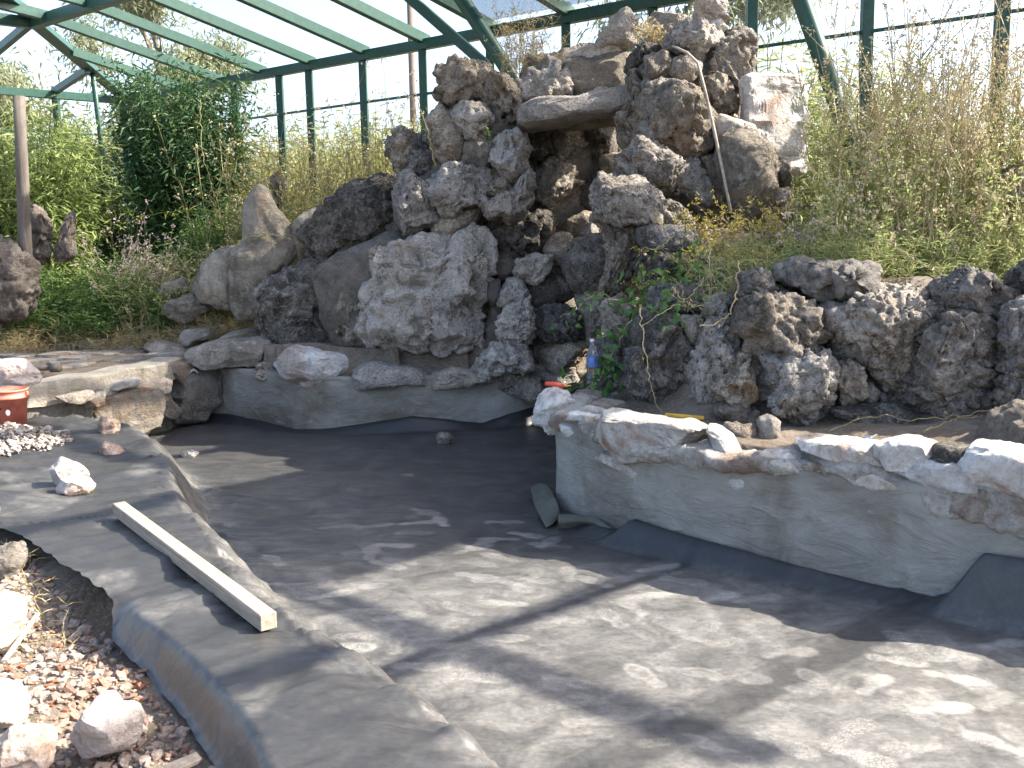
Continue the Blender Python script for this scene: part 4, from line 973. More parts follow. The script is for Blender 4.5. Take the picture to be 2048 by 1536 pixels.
# ------------------------------------------------------------------ boulder wall on the right
GROW.update(karst=1.05, knob=1.03)
rw = tag(empty('boulder_wall', (1.9, 6.8, 0.3)), 'dry retaining wall of big knobbly grey boulders above the white-capped pond wall', 'wall')
for poly, Y, dp, st, mt in [
 ([(1251,727),(1263,691),(1277,664),(1311,638),(1355,633),(1372,666),(1377,701),(1369,740),(1372,789),(1362,815),(1316,827),(1277,824),(1256,789),(1248,754)], 7.3, 0.32, 'karst', 'karst_dark'),
 ([(1353,637),(1394,630),(1406,647),(1391,678),(1377,692),(1365,665)], 7.35, 0.2, 'smooth', 'karst'),
 ([(1298,580),(1340,568),(1400,578),(1414,610),(1397,632),(1340,634),(1298,614)], 7.6, 0.28, 'karst', 'karst_dark'),
 ([(1405,600),(1440,585),(1480,590),(1478,615),(1440,628),(1408,640)], 7.3, 0.2, 'karst', 'karst'),
 ([(1370,723),(1387,696),(1402,657),(1436,621),(1477,591),(1487,642),(1489,676),(1455,715),(1435,752),(1426,784),(1433,815),(1394,824),(1385,793),(1375,764),(1368,745)], 7.1, 0.30, 'karst', 'karst'),
 ([(1478,657),(1488,618),(1514,594),(1551,589),(1599,594),(1631,618),(1638,647),(1635,690),(1621,720),(1575,725),(1538,725),(1510,715),(1490,696)], 6.85, 0.30, 'knob', 'karst'),
 ([(1522,740),(1539,708),(1585,686),(1619,694),(1648,694),(1662,728),(1662,793),(1648,835),(1619,859),(1570,857),(1534,825),(1519,793)], 6.68, 0.34, 'karst', 'karst_warm'),
 ([(1431,752),(1463,713),(1509,704),(1523,732),(1523,779),(1511,813),(1465,817),(1434,812),(1422,779)], 6.85, 0.24, 'karst', 'karst_warm'),
 ([(1428,815),(1470,812),(1512,813),(1530,835),(1500,856),(1458,848)], 6.7, 0.16, 'knob', 'karst'),
 ([(1478,581),(1483,550),(1512,539),(1538,550),(1556,566),(1530,597),(1502,612),(1485,605)], 7.1, 0.24, 'karst', 'karst'),
 ([(1551,571),(1556,532),(1597,520),(1633,525),(1665,527),(1704,525),(1755,527),(1760,549),(1745,583),(1707,602),(1665,600),(1621,607),(1578,587)], 7.0, 0.34, 'karst', 'smooth'),
 ([(1636,620),(1655,605),(1684,608),(1696,627),(1684,653),(1665,664),(1641,658)], 6.85, 0.18, 'smooth', 'karst_warm'),
 ([(1638,662),(1668,662),(1676,700),(1666,722),(1640,715)], 6.95, 0.18, 'rough', 'karst_dark'),
 ([(1668,710),(1671,671),(1697,644),(1705,603),(1743,574),(1792,566),(1807,578),(1824,554),(1853,552),(1865,581),(1877,603),(1867,637),(1848,666),(1831,695),(1826,732),(1828,769),(1814,807),(1782,817),(1768,795),(1753,758),(1734,728),(1704,718)], 6.75, 0.34, 'karst', 'karst'),
 ([(1661,729),(1699,715),(1721,727),(1728,754),(1726,783),(1711,805),(1685,817),(1666,795)], 6.65, 0.20, 'karst', 'karst'),
 ([(1722,778),(1741,767),(1755,781),(1750,802),(1731,806)], 6.6, 0.09, 'smooth', 'karst_warm'),
 ([(1754,790),(1768,786),(1772,808),(1760,815)], 6.6, 0.06, 'smooth', 'smooth'),
 ([(1653,827),(1743,803),(1812,813),(1823,839),(1768,851),(1670,851)], 6.5, 0.16, 'slab', 'karst_dark'),
 ([(1861,578),(1902,554),(1939,532),(1965,544),(1985,566),(2024,581),(2036,598),(2021,629),(1995,641),(1948,636),(1914,622),(1883,617)], 6.6, 0.28, 'karst', 'karst'),
 ([(1832,727),(1841,690),(1858,657),(1885,627),(1926,630),(1965,646),(1987,683),(1992,720),(1985,756),(1992,786),(1975,815),(1939,833),(1902,845),(1853,840),(1817,815),(1827,771)], 6.45, 0.34, 'karst', 'karst'),
 ([(1995,720),(2005,671),(2022,615),(2048,603),(2112,618),(2115,780),(2060,833),(2010,820),(1988,805),(1998,764)], 6.25, 0.32, 'karst', 'karst'),
 ([(1973,644),(2004,644),(2004,671),(1987,687),(1970,670)], 6.6, 0.14, 'smooth', 'karst_warm'),
 ([(2030,545),(2060,523),(2122,538),(2112,604),(2050,609),(2028,590)], 6.5, 0.24, 'karst', 'karst_dark'),
 ([(1980,885),(2005,840),(2048,815),(2112,828),(2115,892),(2048,905),(2000,900)], 5.75, 0.24, 'rough', 'mortar'),
 ([(1820,835),(1870,840),(1990,820),(1995,850),(1920,862),(1830,855)], 6.5, 0.14, 'karst', 'karst_dark'),
]: stone(poly, Y, dp, st, mt, rw, 'boulder')
bkw = stone([(1260,660),(1340,600),(1480,560),(1600,560),(1760,560),(1900,580),(2060,570),(2120,620),(2120,840),(1900,850),(1600,850),(1400,825),(1270,800)], 7.8, 0.34, 'rough', 'karst_dark', rw, 'earth_core', lvl=5)
# loose stones lying on the soil behind the capping
boulder([(1446,847),(1475,843),(1504,857),(1509,874),(1499,893),(1475,899),(1461,877)], 6.32, 0.09, 'knob', 'karst_warm', 'small knobbly stone catching sunlight on the soil behind the white capping', 'stone', 'loose_stone')
boulder([(1517,842),(1538,830),(1558,845),(1558,876),(1541,888),(1517,874)], 6.3, 0.08, 'smooth', 'brown', 'small brownish layered stone in front of the big round lit boulder', 'stone', 'loose_stone')
boulder([(1990,402),(2018,345),(2045,328),(2105,350),(2105,440),(2040,430)], 8.2, 0.24, 'smooth', 'karst', 'grey weathered boulder among the weeds at the right edge')
# ------------------------------------------------------------------ the aviary of green steel and wire netting
DW = np.array([0.743, -0.669, 0.0]); NW = np.array([-0.669, -0.743, 0.0]); W0 = np.array([-3.27, 16.92, 0.0])
EAVE, RAIL, RIDGE, QR = 4.08, 3.42, 4.72, 2.95
def av(t, q, z): return Vector(W0 + DW * t + NW * q + np.array([0, 0, z]))
TC = -5.4                                    # corner
aviary = tag(empty('aviary', av(0, 0, 0.3)), 'large green steel aviary with hipped roof of wire netting enclosing the garden', 'aviary')
POSTS = [-5.4, -4.1, -2.9, -1.7, -0.45] + [0.315 + 1.27 * k for k in range(13)]
for t in POSTS: beam('post', av(t, 0, 0.2), av(t, 0, EAVE - 0.07), 0.11, 0.11, M['green'], aviary)
ts = POSTS + []
for a, b in zip(ts[:-1], ts[1:]):
    beam('rail', av(a + 0.056, 0.01, RAIL), av(b - 0.056, 0.01, RAIL), 0.035, 0.035, M['green'], aviary)
beam('eave_beam', av(TC - 0.05, 0, EAVE), av(16.2, 0, EAVE), 0.12, 0.14, M['green'], aviary)
beam('eave_beam', av(TC, 0.07, EAVE + 0.003), av(TC, 13, EAVE + 0.003), 0.12, 0.14, M['green'], aviary)
for q in (1.3, 2.6, 3.9, 5.2, 6.5):
    beam('post', av(TC, q, 0.2), av(TC, q, EAVE - 0.07), 0.11, 0.11, M['green'], aviary)
beam('rail', av(TC, 0.06, RAIL), av(TC, 6.5, RAIL), 0.035, 0.035, M['green'], aviary)
node = av(TC + QR, QR, RIDGE)
beam('ridge_beam', av(TC + QR - 0.05, QR, RIDGE), av(16.2, QR, RIDGE), 0.14, 0.16, M['green_grey'], aviary)
beam('ridge_beam', av(TC + QR, QR + 0.08, RIDGE + 0.003), av(TC + QR, 12, RIDGE + 0.003), 0.14, 0.16, M['green_grey'], aviary)
beam('hip_rafter', av(TC, 0, EAVE + 0.09), av(TC + QR, QR, RIDGE + 0.04), 0.22, 0.09, M['green_grey'], aviary)
beam('hip_rafter', av(TC + QR, QR, RIDGE + 0.09), av(TC + QR + 2.6, QR + 2.6, RIDGE + 0.45), 0.22, 0.09, M['green_grey'], aviary)
RAFT = [0.34 + 1.27 * k for k in range(-3, 13)]
rts = []
for kr, t in enumerate(RAFT):
    if t > 8 and kr % 2: continue
    top_t = t + 0.25
    if t < TC + QR - 0.6:
        f = (t - TC) / QR
        beam('jack_rafter', av(t, -0.06, EAVE + 0.06), av(t + 0.1, QR * f, EAVE + (RIDGE - EAVE) * f + 0.03), 0.10, 0.14, M['green'], aviary)
    else:
        beam('rafter', av(t, -0.08, EAVE + 0.06), av(top_t, QR, RIDGE + 0.02), 0.10, 0.14, M['green'], aviary)
        beam('rafter', av(top_t, QR, RIDGE + 0.035), av(top_t + 0.3, QR + 4.2, RIDGE + 0.45), 0.10, 0.14, M['green'], aviary); rts.append(top_t)
beam('ridge_beam', av(-1, QR + 4.2, RIDGE + 0.46), av(16.2, QR + 4.2, RIDGE + 0.46), 0.14, 0.16, M['green'], aviary)
for q in (1.3, 2.95, 4.6, 6.5):
    f = min(1.0, q / QR)
    beam('jack_rafter', av(TC - 0.06, q, EAVE + 0.06), av(TC + QR * f, q + 0.02, EAVE + (RIDGE - EAVE) * f + 0.02), 0.10, 0.12, M['green_grey'], aviary)
h1 = av(TC + 1.15, 1.15, EAVE + 0.27)
tube('brace', [h1, av(TC + 0.15, 0.5, 1.5)], 0.045, M['green'], aviary, 8)
# round tube legs of an inner frame
tube('tube_leg', [at(905, -25, 12.6), at(925, 0, 12.55), at(1012, 135, 12.3), at(1090, 255, 12.1)], 0.085, M['green'], aviary, 16)
tube('tube_leg', [at(1590, -30, 10.3), at(1603, 0, 10.28), at(1672, 198, 10.05), at(1730, 365, 9.85), at(1745, 440, 9.8)], 0.085, M['green'], aviary, 16)
beam('brace', at(815, -8, 13.4), at(972, 130, 13.0), 0.10, 0.12, M['green'], aviary)
beam('brace', at(1280, 30, 13.0), at(1190, 105, 12.6), 0.05, 0.05, M['green'], aviary)
def panel(name, c, mat):
    """four corners -> a netting sheet with UV in metres"""
    me = mesh_np(name, [(np.array([list(v) for v in c]), np.array([[0, 1, 2, 3]]), M[mat])], False)
    uv = me.uv_layers.new(name='UVMap')
    a, b, d = Vector(c[0]), Vector(c[1]), Vector(c[3])
    lu, lv = (b - a).length, (d - a).length
    for i, q in enumerate(((0, 0), (lu, 0), (lu, lv), (0, lv))): uv.data[i].uv = q
    o = link(name, me, aviary); o.location = -Vector(aviary.location)
    return o
for a, b in zip(ts[:-1], ts[1:]):
    panel('net_panel', (av(a + 0.06, -0.02, 0.4), av(b - 0.06, -0.02, 0.4), av(b - 0.06, -0.02, EAVE - 0.08), av(a + 0.06, -0.02, EAVE - 0.08)), 'net')
rr_ = [t for t in RAFT if t >= TC + QR - 0.6]
for a, b in zip(rr_[:-1], rr_[1:]):
    kind = 'shade' if 3.2 < a < 6.9 else 'net'
    panel('shade_net_panel' if kind == 'shade' else 'net_panel', (av(a, 0.0, EAVE + 0.14), av(b, 0.0, EAVE + 0.14), av(b + 0.25, QR, RIDGE + 0.10), av(a + 0.25, QR, RIDGE + 0.10)), kind)

for a, b in zip(rr_[:-1], rr_[1:]):
    if 10.2 < a < 12.4:      # added dense cloth out of view, placed to shade the back pond floor
        f0 = 1.0 / QR
        panel('shade_net_panel', (av(a + 0.08, 1.0, EAVE + (RIDGE - EAVE) * f0 - 0.02), av(b + 0.08, 1.0, EAVE + (RIDGE - EAVE) * f0 - 0.02), av(b + 0.25, QR, RIDGE - 0.09), av(a + 0.25, QR, RIDGE - 0.09)), 'added_shade')

# ------------------------------------------------------------------ trees, hedges and other things outside
def tree_parts(seed, height, spread, nleaf, leaf_l, leaf_w, droop, trunk_r, crown_lo=0.35, clumps=26):
    r = np.random.default_rng(seed)
    paths, rads = [], []
    def br(p, d, L, rad, lvl):
        k = 6; pts = [p]
        for i in range(k - 1):
            d = d + r.normal(size=3) * 0.13; d[2] += 0.05; d /= np.linalg.norm(d)
            pts.append(pts[-1] + d * L / (k - 1))
        paths.append(np.array(pts)); rads.append(np.linspace(rad, rad * 0.45, k))
        if lvl < 3:
            for i in range(3 if lvl else 5):
                j = r.integers(2, k); dd = d + r.normal(size=3) * 0.75; dd[2] = abs(dd[2]) * 0.6 + 0.15; dd /= np.linalg.norm(dd)
                br(pts[j], dd, L * r.uniform(0.45, 0.7), rad * 0.5, lvl + 1)
        else: tips.append(pts[-1]); tips.append(pts[3])
    tips = []
    br(np.zeros(3), np.array([0.05, 0, 1.0]), height * 0.62, trunk_r, 0)
    tips_ = np.array(tips)
    sc = np.array([spread / max(1e-3, np.abs(tips_[:, :2]).max()), spread / max(1e-3, np.abs(tips_[:, :2]).max()), height * 0.92 / tips_[:, 2].max()])
    P = np.stack(paths) * sc; RR = np.stack(rads)
    SV, SF = tubes(P, RR, 6)
    tp = tips_ * sc
    ci = r.integers(0, len(tp), nleaf)
    cl = tp[ci] + r.normal(size=(nleaf, 3)) * np.array([0.10, 0.10, 0.085]) * height * 0.55 * r.uniform(0.2, 1, (nleaf, 1))
    D = r.normal(size=(nleaf, 3)); D[:, 2] = D[:, 2] * 0.5 - droop
    LV, LF = leaves(cl, D, r.uniform(0.7, 1.3, nleaf) * leaf_l, leaf_w, r)
    return (SV, SF), (LV, LF)
def plant_tree(name, base, parts, matl, label, cat='tree', group=None, rot=0.0, matt='bark'):
    (SV, SF), (LV, LF) = parts
    e = tag(empty(name, base), label, cat, group); e.rotation_euler.z = rot
    link('trunk', mesh_np('trunk', [(SV, SF, M[matt])]), e); link('crown', mesh_np('crown', [(LV, LF, M[matl])], False), e)
    return e
def ground_at(px, Y): 
    v = at(px, 500, Y); return (v.x, Y, 0.1)
plant_tree('eucalyptus_tree', ground_at(370, 34), tree_parts(1, 12.5, 2.8, 15000, 0.26, 0.06, 0.8, 0.22), 'euc', 'tall pale eucalyptus seen through the roof bars at the top left')
plant_tree('eucalyptus_tree', ground_at(60, 30), tree_parts(2, 9.5, 4.0, 17000, 0.26, 0.06, 0.8, 0.22), 'euc', 'wide grey-green eucalyptus behind the hip of the aviary at the left edge')
plant_tree('eucalyptus_tree', ground_at(-260, 36), tree_parts(8, 10, 4.5, 8000, 0.26, 0.07, 0.8, 0.22), 'euc', 'eucalyptus rising beyond the left edge of the picture')
plant_tree('willow_tree', ground_at(1290, 19), tree_parts(3, 7.4, 2.6, 15000, 0.22, 0.035, 1.0, 0.20), 'euc', 'dark-trunked tree behind the standing stones on top of the waterfall')
plant_tree('olive_tree', ground_at(200, 24), tree_parts(5, 4.2, 1.6, 7000, 0.15, 0.05, 0.4, 0.12), 'euc', 'low pale tree outside the aviary corner between the two bamboos')
def bush_parts(seed, rx, ry, rz, nst, nleaf, leaf_l, leaf_w, droop=0.3, lean=0.25):
    """many upright canes that arch over, leaves in whorls along their upper parts"""
    r = np.random.default_rng(seed); k = 7
    a = r.uniform(0, 2 * PI, nst); rad = np.sqrt(r.uniform(0, 1, nst)) * 0.55
    b = np.stack([rx * rad * np.cos(a), ry * rad * np.sin(a), np.zeros(nst)], 1)
    h = rz * r.uniform(0.55, 1.0, nst) * (1 - 0.35 * rad ** 2)
    s = np.linspace(0, 1, k)
    out = np.stack([np.cos(a) * rx, np.sin(a) * ry, 0 * a], 1) * r.uniform(0.1, 0.75, (nst, 1)) + r.normal(size=(nst, 3)) * np.array([rx, ry, 0]) * 0.12
    P = b[:, None, :] + out[:, None, :] * (s ** 2)[None, :, None]; P[..., 2] += h[:, None] * (s - 0.12 * s ** 3)[None]
    SV, SF = tubes(P, 0.006 + 0.004 * (1 - s)[None].repeat(nst, 0), 3)
    si = r.integers(0, nst, nleaf); u = r.uniform(0.15, 1.0, nleaf) ** 0.8 * (k - 1); i0 = np.minimum(u.astype(int), k - 2); f = (u - i0)[:, None]
    c = P[si, i0] * (1 - f) + P[si, i0 + 1] * f
    ga = np.floor(r.uniform(0, 1, nleaf) * 9) ; 
    c = c + r.normal(size=(nleaf, 3)) * np.array([rx, ry, rz * 0.35]) * 0.13
    D = r.normal(size=(nleaf, 3)); D[:, 2] = D[:, 2] * 0.4 - droop
    D[:, :2] += out[si][:, :2] * 0.5
    LV, LF = leaves(c, D, r.uniform(0.6, 1.3, nleaf) * leaf_l, leaf_w, r, 0.08)
    return (SV, SF), (LV, LF)
def plant_bush(name, base, parts, matl, mats, label, cat='shrub', group=None, rot=0):
    (SV, SF), (LV, LF) = parts
    e = tag(empty(name, base), label, cat, group); e.rotation_euler.z = rot
    link('stems', mesh_np('stems', [(SV, SF, M[mats])]), e); link('foliage', mesh_np('foliage', [(LV, LF, M[matl])], False), e)
    return e
hb = [bush_parts(20 + i, 1.6, 1.3, 3.6, 130, 9000, 0.20, 0.028, 0.1) for i in range(3)]
hm = []
names = ['pale reedy shrub outside the netting just right of the dark bamboo', 'pale reedy shrub outside the netting behind the left pair of posts', 'pale reedy shrub outside the netting between the second and third posts', 'pale reedy shrub outside the netting right beside the waterfall', 'pale reedy shrub showing low behind the dark bamboo', 'bright reedy shrub outside the netting just right of the white slab', 'bright reedy shrub outside the netting near the right tube leg', 'low reedy shrub outside the netting at the right edge']
for i, (px, Y, sc) in enumerate([(520, 20.5, 1.05), (610, 20, 1.0), (715, 19, 1.05), (815, 18.2, 1.02), (420, 22, 1.0), (1535, 12.8, 1.05), (1660, 12.6, 0.98), (1990, 11.5, 0.5)]):
    v = at(px, 500, Y)
    (SV, SF), (LV, LF) = hb[i % 3]
    if len(hm) < 3: hm.append((mesh_np('stems', [(SV, SF, M['reed'])]), mesh_np('foliage', [(LV, LF, M['hedge'])], False)))
    e = tag(empty('reedy_shrub', (v.x, Y, 0.3)), names[i], 'shrub', 'reedy shrubs beyond the netting'); e.scale = (sc, sc, sc); e.rotation_euler.z = i * 1.3
    link('stems', hm[i % 3][0], e); link('foliage', hm[i % 3][1], e)
up = at(822, 60, 27)
tag(tube('utility_pole', [(up.x, 27, 0), (up.x - 0.02, 27, 4), (up.x, 27, 9.5)], [0.085, 0.08, 0.07], M['pole'], None, 10), 'thin brown wooden utility pole standing outside the aviary', 'pole')

# ------------------------------------------------------------------ plants inside, on the left
def base_at(px, Y, dz=0.0):
    v = at(px, 600, Y); return (v.x, Y, gz(v.x, Y) + dz)
plant_bush('bamboo', base_at(55, 13.4), bush_parts(31, 1.0, 0.8, 3.3, 110, 19000, 0.15, 0.026, 0.45), 'bamboo_light', 'fern', 'light yellow-green bamboo clump at the left edge behind the post', 'bamboo')
plant_bush('bamboo', base_at(385, 14.6), bush_parts(32, 0.82, 0.8, 3.75, 130, 30000, 0.13, 0.028, 0.45), 'bamboo_dark', 'fern', 'dark green bamboo clump in front of the netting', 'bamboo')
plant_bush('bamboo', base_at(225, 15.4), bush_parts(33, 0.7, 0.6, 2.7, 50, 5000, 0.14, 0.026, 0.45), 'bamboo_dark', 'fern', 'slim bamboo by the corner post between the two big clumps', 'bamboo')
for i, (px, Y, rx, rz, n, mt, lab) in enumerate([
 (130, 12.9, 0.60, 1.05, 5200, 'fern', 'bright green feathery shrub at the foot of the wooden post'),
 (235, 12.5, 0.62, 0.95, 5200, 'fern', 'bright green feathery shrub behind the paving'),
 (310, 13.2, 0.65, 1.25, 5200, 'fern', 'taller green shrub left of the brown boulder'),
 (400, 13.0, 0.55, 1.20, 4500, 'weed', 'olive bushy weed over the brown boulder'),
 (340, 12.3, 0.45, 0.70, 3600, 'fern', 'fresh green weed spilling over the flat grey stone'),
 (190, 12.2, 0.45, 0.55, 3200, 'fern', 'low green weed spilling onto the edging stones'),
 (75, 12.4, 0.5, 0.8, 3600, 'fern', 'green weed between the gnarled stump and the ferny shrubs'),
 (455, 12.4, 0.35, 0.9, 3000, 'hedge', 'yellowish weed hugging the left side of the pointed boulder'),
 (30, 12.4, 0.5, 0.6, 3000, 'weed', 'dull brownish weed clump at the left edge by the paving'),
 (455, 13.6, 0.6, 1.7, 4500, 'fern', 'tall green weed behind the pointed boulder'),
 (560, 14.0, 0.7, 1.6, 4500, 'fern', 'green weed clump under the reeds right of the pointed boulder')]):
    plant_bush('green_shrub', base_at(px, Y, -0.03), bush_parts(40 + i, rx, rx * 0.8, rz, 60, n, 0.10, 0.018, 0.05), mt, 'fern', lab, 'shrub')
def stalks(name, bases, hts, rng, matst, matlf, mathd, nleaf=14, leaf_l=0.12, leaf_w=0.012, nbr=3, head=0.02, lean=0.25, rad=0.004, label=None, kind='stuff', heads=True, head_n=5, cat=None):
    n = len(bases); k = 6; s = np.linspace(0, 1, k)
    ld = rng.normal(size=(n, 3)) * lean; ld[:, 2] = 0
    P = bases[:, None, :] + (ld * hts[:, None])[:, None, :] * (s ** 1.8)[None, :, None]; P[..., 2] += hts[:, None] * (s * 0.97)[None]
    P = P + rng.normal(size=P.shape) * 0.012 * s[None, :, None]
    parts = []
    V, F = tubes(P, rad * (1 - 0.65 * s)[None].repeat(n, 0), 3); parts.append((V, F, M[matst]))
    tips = P[:, -1]
    if nbr:
        bi = np.repeat(np.arange(n), nbr); u = rng.uniform(0.45, 0.97, n * nbr) * (k - 1); i0 = np.minimum(u.astype(int), k - 2); f = (u - i0)[:, None]
        b0 = P[bi, i0] * (1 - f) + P[bi, i0 + 1] * f
        bd = rng.normal(size=(n * nbr, 3)) * 0.55; bd[:, 2] = np.abs(bd[:, 2]) + 0.55
        bl = hts[bi] * rng.uniform(0.10, 0.26, n * nbr)
        s3 = np.array([0, 0.5, 1.0]); BP = b0[:, None, :] + bd[:, None, :] * bl[:, None, None] * s3[None, :, None]
        V, F = tubes(BP, np.array([0.6, 0.5, 0.3])[None].repeat(n * nbr, 0) * rad, 3); parts.append((V, F, M[matst]))
        tips = np.concatenate([tips, BP[:, -1]])
    if nleaf:
        li = np.repeat(np.arange(n), nleaf); u = rng.uniform(0.03, 0.95, n * nleaf) * (k - 1); i0 = np.minimum(u.astype(int), k - 2); f = (u - i0)[:, None]
        c = P[li, i0] * (1 - f) + P[li, i0 + 1] * f
        D = rng.normal(size=(n * nleaf, 3)); D[:, 2] = np.abs(D[:, 2]) * 0.6 + 0.1
        V, F = leaves(c, D, rng.uniform(0.5, 1.2, n * nleaf) * leaf_l, leaf_w, rng, 0.12); parts.append((V, F, M[matlf]))
    if heads:
        ti = np.repeat(np.arange(len(tips)), head_n)
        c = tips[ti] + rng.normal(size=(len(ti), 3)) * head * 0.6
        D = rng.normal(size=(len(ti), 3)); D[:, 2] += 0.5
        V, F = leaves(c, D, head * rng.uniform(0.8, 1.6, len(ti)), head * 0.8, rng, 0.2); parts.append((V, F, M[mathd]))
    o0 = bases.mean(0)
    parts = [(V - o0, F, m) for V, F, m in parts]
    o = link(name, mesh_np(name, parts, False)); o.location = o0
    return tag(o, label, cat, None, kind)
rng = np.random.default_rng(99)
def scatter(n, px0, px1, Y0, Y1, dz=0.0):
    px = rng.uniform(px0, px1, n); Y = rng.uniform(Y0, Y1, n)
    P = np.array([list(at(a, 600, b)) for a, b in zip(px, Y)]); P[:, 2] = ground_z(P[:, 0], P[:, 1], True) + dz
    return P
b = scatter(260, 400, 880, 12.3, 15.2, -0.02)
stalks('reed_bed', b, rng.uniform(1.0, 2.35, len(b)), rng, 'reed', 'reed', 'seed', 16, 0.26, 0.011, 2, 0.03, 0.16, 0.006, 'tall half-dry reeds between the dark bamboo and the waterfall')
b = scatter(190, 470, 880, 12.6, 15.0, -0.02)
stalks('weed_bed', b, rng.uniform(0.8, 2.0, len(b)), rng, 'reed', 'hedge', 'goldenrod', 46, 0.11, 0.012, 4, 0.02, 0.18, 0.005, 'green leafy weeds growing up through the tall reeds')
b = scatter(200, 240, 480, 11.9, 13.4, -0.02)
stalks('wild_grass', b, rng.uniform(0.35, 1.0, len(b)), rng, 'dry', 'weed', 'seed', 16, 0.16, 0.008, 3, 0.018, 0.25, 0.004, 'mixed green and brown wild grass left of the boulders')
b = scatter(520, -20, 560, 11.7, 12.6, -0.01)
stalks('dry_grass', b, rng.uniform(0.10, 0.32, len(b)), rng, 'dry', 'dry', 'seed', 12, 0.14, 0.006, 1, 0.012, 0.5, 0.0028, 'low dry grass along the back of the paving', heads=False)
b = scatter(34, 220, 330, 12.3, 13.0, 0)
stalks('thistle_patch', b, rng.uniform(0.5, 1.45, len(b)), rng, 'stem', 'weed', 'petal', 8, 0.08, 0.012, 4, 0.028, 0.2, 0.004, 'withered pinkish thistles in front of the bamboo', head_n=7)

# ------------------------------------------------------------------ weeds on the raised bed at the right
b = np.concatenate([scatter(230, 1625, 2160, 7.35, 9.6, -0.02), scatter(50, 1760, 2160, 7.35, 8.4, -0.02)])
stalks('weed_thicket', b, rng.uniform(0.35, 1.35, len(b)) * np.interp(b[:, 1], [7.3, 9], [0.75, 1.15]), rng, 'reed', 'weed', 'seed', 36, 0.085, 0.018, 4, 0.026, 0.2, 0.005, 'dense grey-green weeds with dry seed heads on the raised bed')
b = scatter(30, 1650, 2080, 7.6, 9.4, -0.02)
stalks('tall_dry_weeds', b, rng.uniform(1.1, 2.0, len(b)), rng, 'stem', 'dry', 'seed', 14, 0.06, 0.012, 8, 0.024, 0.13, 0.0065, 'tall dry brown weed stems at the right against the sky', head_n=8)
b = scatter(60, 1640, 2120, 7.7, 9.5, -0.02)
stalks('tall_green_weeds', b, rng.uniform(0.9, 1.75, len(b)), rng, 'reed', 'hedge', 'seed', 40, 0.11, 0.014, 5, 0.022, 0.15, 0.005, 'tall yellow-green leafy weeds among the dry stems at the right')
b = scatter(26, 1800, 1960, 7.6, 8.2, -0.02)
stalks('dry_weed_clump', b, rng.uniform(1.3, 2.3, len(b)), rng, 'stem', 'dry', 'seed', 10, 0.05, 0.010, 6, 0.022, 0.16, 0.007, 'reddish brown clump of dead stalks rising right of the tube leg', head_n=6)
b = scatter(20, 1570, 1960, 7.4, 8.4, -0.02)
stalks('pink_aster_patch', b, rng.uniform(0.3, 0.8, len(b)), rng, 'weed', 'weed', 'petal', 30, 0.06, 0.012, 5, 0.020, 0.2, 0.004, 'weeds with tiny pale pink flower heads beside the white slab', head_n=8)
b = scatter(420, 1400, 2110, 7.15, 7.9, -0.01)
stalks('bed_grass', b, rng.uniform(0.10, 0.42, len(b)), rng, 'dry', 'weed', 'seed', 14, 0.13, 0.007, 1, 0.012, 0.5, 0.003, 'green and straw-coloured grass along the top of the boulder wall', heads=False)
b = scatter(240, 1330, 1560, 7.7, 8.9, 0.02)
stalks('dead_creeper', b, rng.uniform(0.08, 0.36, len(b)), rng, 'dry', 'dry', 'goldenrod', 12, 0.07, 0.016, 3, 0.014, 0.8, 0.0028, 'sunlit mat of dry yellow creeper on the ledge beside the smooth stone')
for i, (px, Y, rx, rz, lab) in enumerate([(1590, 8.3, 0.26, 0.35, 'leafy green plant at the foot of the smooth stone'), (1660, 8.0, 0.32, 0.42, 'leafy green plant in the middle of the weeds'), (1800, 7.8, 0.35, 0.45, 'leafy green plant below the dead stalks'), (1480, 8.2, 0.18, 0.22, 'little green plant on the sunny ledge')]):
    plant_bush('leafy_plant', base_at(px, Y, -0.02), bush_parts(70 + i, rx, rx, rz, 26, 900, 0.075, 0.024, 0.0), 'fern', 'fern', lab, 'plant')
# grass on the tower
tb = np.array([list(at(px, py, Y)) for px, py, Y in [(1010, 135, 11.1), (1025, 150, 11.0), (1040, 160, 11.0), (1050, 140, 11.2), (1062, 150, 11.2), (1075, 132, 11.1), (1090, 130, 11.1), (1030, 130, 11.3), (1055, 125, 11.3), (1045, 150, 10.95)] for _ in range(7)])
tb[:, :2] += rng.normal(size=(len(tb), 2)) * 0.07
tag(stalks('grass_tuft', tb, rng.uniform(0.2, 0.75, len(tb)), rng, 'dry', 'dry', 'seed', 9, 0.16, 0.008, 1, 0.02, 0.3, 0.0035, None, None), 'straw-coloured grass tuft growing on the left shoulder of the waterfall', 'grass')
tb = np.array([list(at(1285 + 4 * i, 92, 10.15)) for i in range(8)] * 3); tb[:, :2] += rng.normal(size=(len(tb), 2)) * 0.05
tag(stalks('grass_tuft', tb, rng.uniform(0.08, 0.22, len(tb)), rng, 'dry', 'dry', 'seed', 8, 0.08, 0.010, 2, 0.02, 0.4, 0.003, None, None), 'small withered rusty tuft between the standing stones', 'grass')
sp = at(978, 290, 10.4)
tag(stalks('seedling', np.array([[sp.x, sp.y, sp.z]] * 2), np.array([0.17, 0.13]), rng, 'fern', 'fern', 'fern', 22, 0.045, 0.010, 0, 0.01, 0.1, 0.003, None, None, False), 'single green seedling growing from the left face of the waterfall', 'plant')

